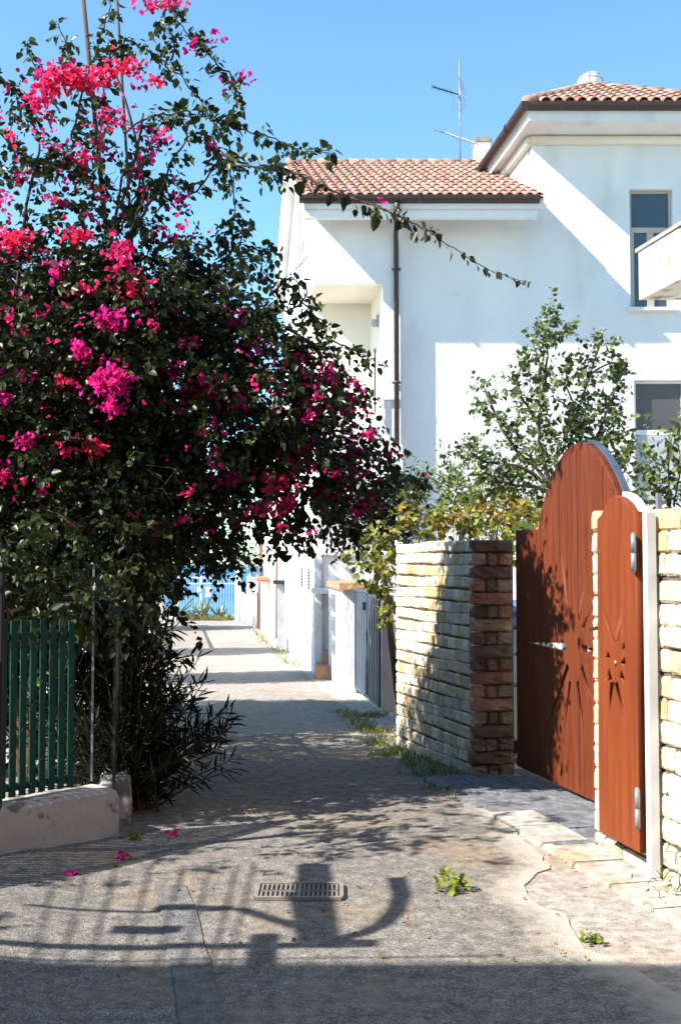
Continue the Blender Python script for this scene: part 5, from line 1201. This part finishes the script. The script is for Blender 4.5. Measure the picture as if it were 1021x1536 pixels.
# ================================================================== RIGHT NEIGHBOUR WITH THE BALCONY
nb = thing('neighbouring_house', 'white house at the right edge with a stained projecting balcony', 'house', (6, 11, 0))
b0, b1 = at(957, 378, 13.2), at(957, 450, 13.2); Db = Vector((.19, -1, 0))
m = MB(); L_ = 7.0
zt, zb3 = b0.z, b1.z
q = [Vector((b0.x, 13.2, zb3)), Vector((b0.x + 3.0, 13.2, zb3)), Vector((b0.x + 3.0 + .19 * L_, 13.2 - L_, zb3)), Vector((b0.x + .19 * L_, 13.2 - L_, zb3))]
m.prism(q, (0, 0, zt - zb3 - .0)); bl = m.build('balcony', mat('stained_balcony_plaster', (.76, .74, .70), (.70, .67, .61), 2, .9, .3, 25, col3=(.30, .25, .17), s3=2.2, c3=(.54, .68), stretch=(2.5, 2.5, .8)), nb)
m = MB(); q_ = [Vector((b0.x - .03, 13.25, zt + .002)), Vector((b0.x + 3.0, 13.25, zt + .002)), Vector((b0.x + 3.0 + .19 * L_, 13.2 - L_, zt + .002)), Vector((b0.x - .03 + .19 * L_, 13.2 - L_, zt + .002))]
m.prism(q_, (0, 0, .045)); m.build('coping', mat('grey_coping', (.26, .24, .21), (.36, .33, .29), 6), bl)
m = MB(); m.prism([Vector((b0.x + 3.0, 14.6, -.5)), Vector((b0.x + 9, 14.6, -.5)), Vector((b0.x + 9, 3, -.5)), Vector((b0.x + 4.6, 3, -.5))], (0, 0, 8.5)); m.build('wall', M['plaster'], nb)

# ================================================================== LEFT NEIGHBOURS (mostly beyond the frame; they cast the lane's shadows; some added to block sky)
kx, ky = -TOSUN.x / TOSUN.z, -TOSUN.y / TOSUN.z
def caster(px, py, H):
    q = gnd(px, py); return Vector((q.x - kx * H, q.y - ky * H, H))
HL = 6.2; e0 = caster(300, 1452, HL)
lh = thing('corner_house', 'brown house behind the camera on the left whose shadow crosses the foreground', 'house', (-9, -2, 0))
m = MB(); xr = -4.35; m.prism([Vector((-14, e0.y, 0)), Vector((xr, e0.y, 0)), Vector((xr, -9, 0)), Vector((-14, -9, 0))], (0, 0, HL)); m.build('wall', mat('ochre_render', (.17, .13, .10), (.14, .105, .08), 2), lh)
m = MB(); m.prism([Vector((-14.1, e0.y + .001, HL)), Vector((xr + .05, e0.y + .001, HL)), Vector((xr + .05, -9.1, HL)), Vector((-14.1, -9.1, HL))], (0, 0, .05)); m.build('roof', M['terracotta'], lh)
m = MB(); m.prism([Vector((2.7, 3.9, 0)), Vector((9, 3.9, 0)), Vector((9, -9, 0)), Vector((2.7, -9, 0))], (0, 0, 7.5)); o = m.build('wall', bpy.data.materials['ochre_render'])
oh_ = thing('added_side_house', 'unseen ochre rendered house added on the right to block sky light', 'house', (5, -2, 0)); o.parent = oh_; o.matrix_parent_inverse = Matrix.Translation((-5, 2, 0))  # unseen, added to keep sky light off the foreground
m = MB(); m.box((5.9, -2.6, 7.56), (6.8, 13.4, .12), bev=.02); m.build('roof', M['terracotta'], oh_)
bh_ = thing('added_street_house', 'unseen ochre house added behind the camera to cut light from there', 'house', (0, -14, 0))  # unseen, added to darken surfaces that face the camera
m = MB(); m.prism([Vector((-14, -13, 0)), Vector((9, -13, 0)), Vector((9, -16, 0)), Vector((-14, -16, 0))], (0, 0, 5.5)); m.build('wall', bpy.data.materials['ochre_render'], bh_)
# pergola beams and arc: unseen, added and shaped to cast ground shadows
HP = 2.4
pg = thing('shadow_frame', 'unseen timber beams and arc added left of the lane to cast ground shadows', 'shadow_frame', (-3.8, 4.2, 0))
m = MB()
def beam(p, q, w, t=.05): a, b = caster(*p, HP), caster(*q, HP); m.bar(a, b, w, t)
beam((-120, 1429), (562, 1421), .055); beam((395, 1475), (402, 1405), .08); beam((485, 1425), (474, 1300), .13); beam((510, 1416), (565, 1416), .03)
beam((180, 1398), (272, 1400), .09); beam((242, 1366), (348, 1366), .07); beam((55, 1369), (240, 1372), .012); [beam((x + 30, 1300), (x - 8, 1452), .007, .01) for x in (70, 110, 150, 200, 250, 290, 330, 355)]; beam((-60, 1449), (760, 1438), .012, .012); beam((362, 1366), (452, 1394), .03); beam((448, 1345), (462, 1420), .02)
m.build('beams', M['bark'], pg)
m = MB(); pts = [(598, 1320), (606, 1345), (598, 1370), (575, 1392), (545, 1405), (510, 1412)]; m.tube([caster(*p, HP) for p in pts], .035, 8); m.build('ring', M['black_metal'], pg)
m = MB()
c = caster(-120, 1429, HP); m.bar((c.x, c.y, 0), c, .09); c2 = caster(-118, 1300, HP)
m.build('post', M['bark'], pg)
# garden trees and walls on the left, beyond the bougainvillea: the bands of shade further down the lane
def ftree(loc, h, r, seed, label, dens=420, mt='leaf_d'):
    t = thing('garden_tree', label, 'tree', loc, 'trees in the gardens left of the lane'); lv = LV(); tk = MB()
    c = Vector(loc) + UP * (h * .62)
    limb(tk, [Vector(loc), Vector(loc) + UP * h * .3 + XA * .1, c], .12, .05)
    for i in range(5):
        q = c + Vector((R.uniform(-1, 1) * r[0] * .6, R.uniform(-1, 1) * r[1] * .6, R.uniform(-.3, .4) * h * .6)); limb(tk, [c - UP * h * .25, (c + q) / 2, q], .04, .02, 5)
        blob(lv, None, q, (r[0] * .65, r[1] * .65, h * .28), dens, n=9, ll=.11, lw=.07, length=.35)
    blob(lv, None, c, (r[0], r[1], h * .38), dens, n=9, ll=.11, lw=.07, length=.35)
    lv.build('crown', M[mt], t); tk.build('trunk', M['bark'], t); return t
ftree((-4.1, 13.2, prof(13)), 5.4, (1.4, 1.9, 1), 1, 'dark tree behind the dense lower part of the bougainvillea', 800)
ftree((-4.75, 19.8, prof(19)), 5.4, (1.3, 1.0, 1), 2, 'dark tree in the left garden, level with the meter pillar', 700)
ftree((-6.3, 27.3, prof(27)), 4.8, (1.2, 1.3, 1), 3, 'dark tree in the left garden, level with the back of the white house', 700)
ftree((-7.6, 41.5, prof(41)), 3.6, (1.3, 2.2, 1), 4, 'dark tree by the left pillar near the sea gate')
# ================================================================== LIGHT, SKY, CAMERA
w = bpy.data.worlds.new('World'); S.world = w; w.use_nodes = True; N = w.node_tree.nodes; L = w.node_tree.links
bg_ = N['Background']; sk = N.new('ShaderNodeTexSky'); sk.sky_type = 'NISHITA'; sk.sun_disc = False
sk.sun_elevation = SUN_EL; sk.sun_rotation = math.atan2(TOSUN.x, TOSUN.y) % (2 * math.pi)
sk.air_density = 1.0; sk.dust_density = .3; sk.ozone_density = 1.2; sk.altitude = 0
tn_ = N.new('ShaderNodeVectorMath'); tn_.operation = 'MULTIPLY'; tn_.inputs[1].default_value = (.86, 1.19, 1.26); L.new(sk.outputs[0], tn_.inputs[0]); L.new(tn_.outputs[0], bg_.inputs[0]); bg_.inputs[1].default_value = .098
sl = bpy.data.lights.new('sun', 'SUN'); sl.energy = 5.0; sl.angle = rad(.53); sl.color = (1, .95, .87)
so = bpy.data.objects.new('sun', sl); C.objects.link(so); so.rotation_euler = (-TOSUN).to_track_quat('-Z', 'Y').to_euler(); so.location = (-20, -10, 30)
cam = bpy.data.cameras.new('camera'); co = bpy.data.objects.new('camera', cam); C.objects.link(co); S.camera = co
cam.sensor_fit = 'VERTICAL'; cam.sensor_height = 36; cam.lens = F / 1536 * 36; cam.clip_end = 30000; cam.clip_start = .05
co.location = (0, 0, EYE); co.rotation_euler = (rad(90) + TH, 0, 0)
S.view_settings.view_transform = 'Standard'; S.view_settings.look = 'None'; S.view_settings.exposure = 1.3; S.view_settings.gamma = 1
S.cycles.max_bounces = 6; S.cycles.transparent_max_bounces = 4
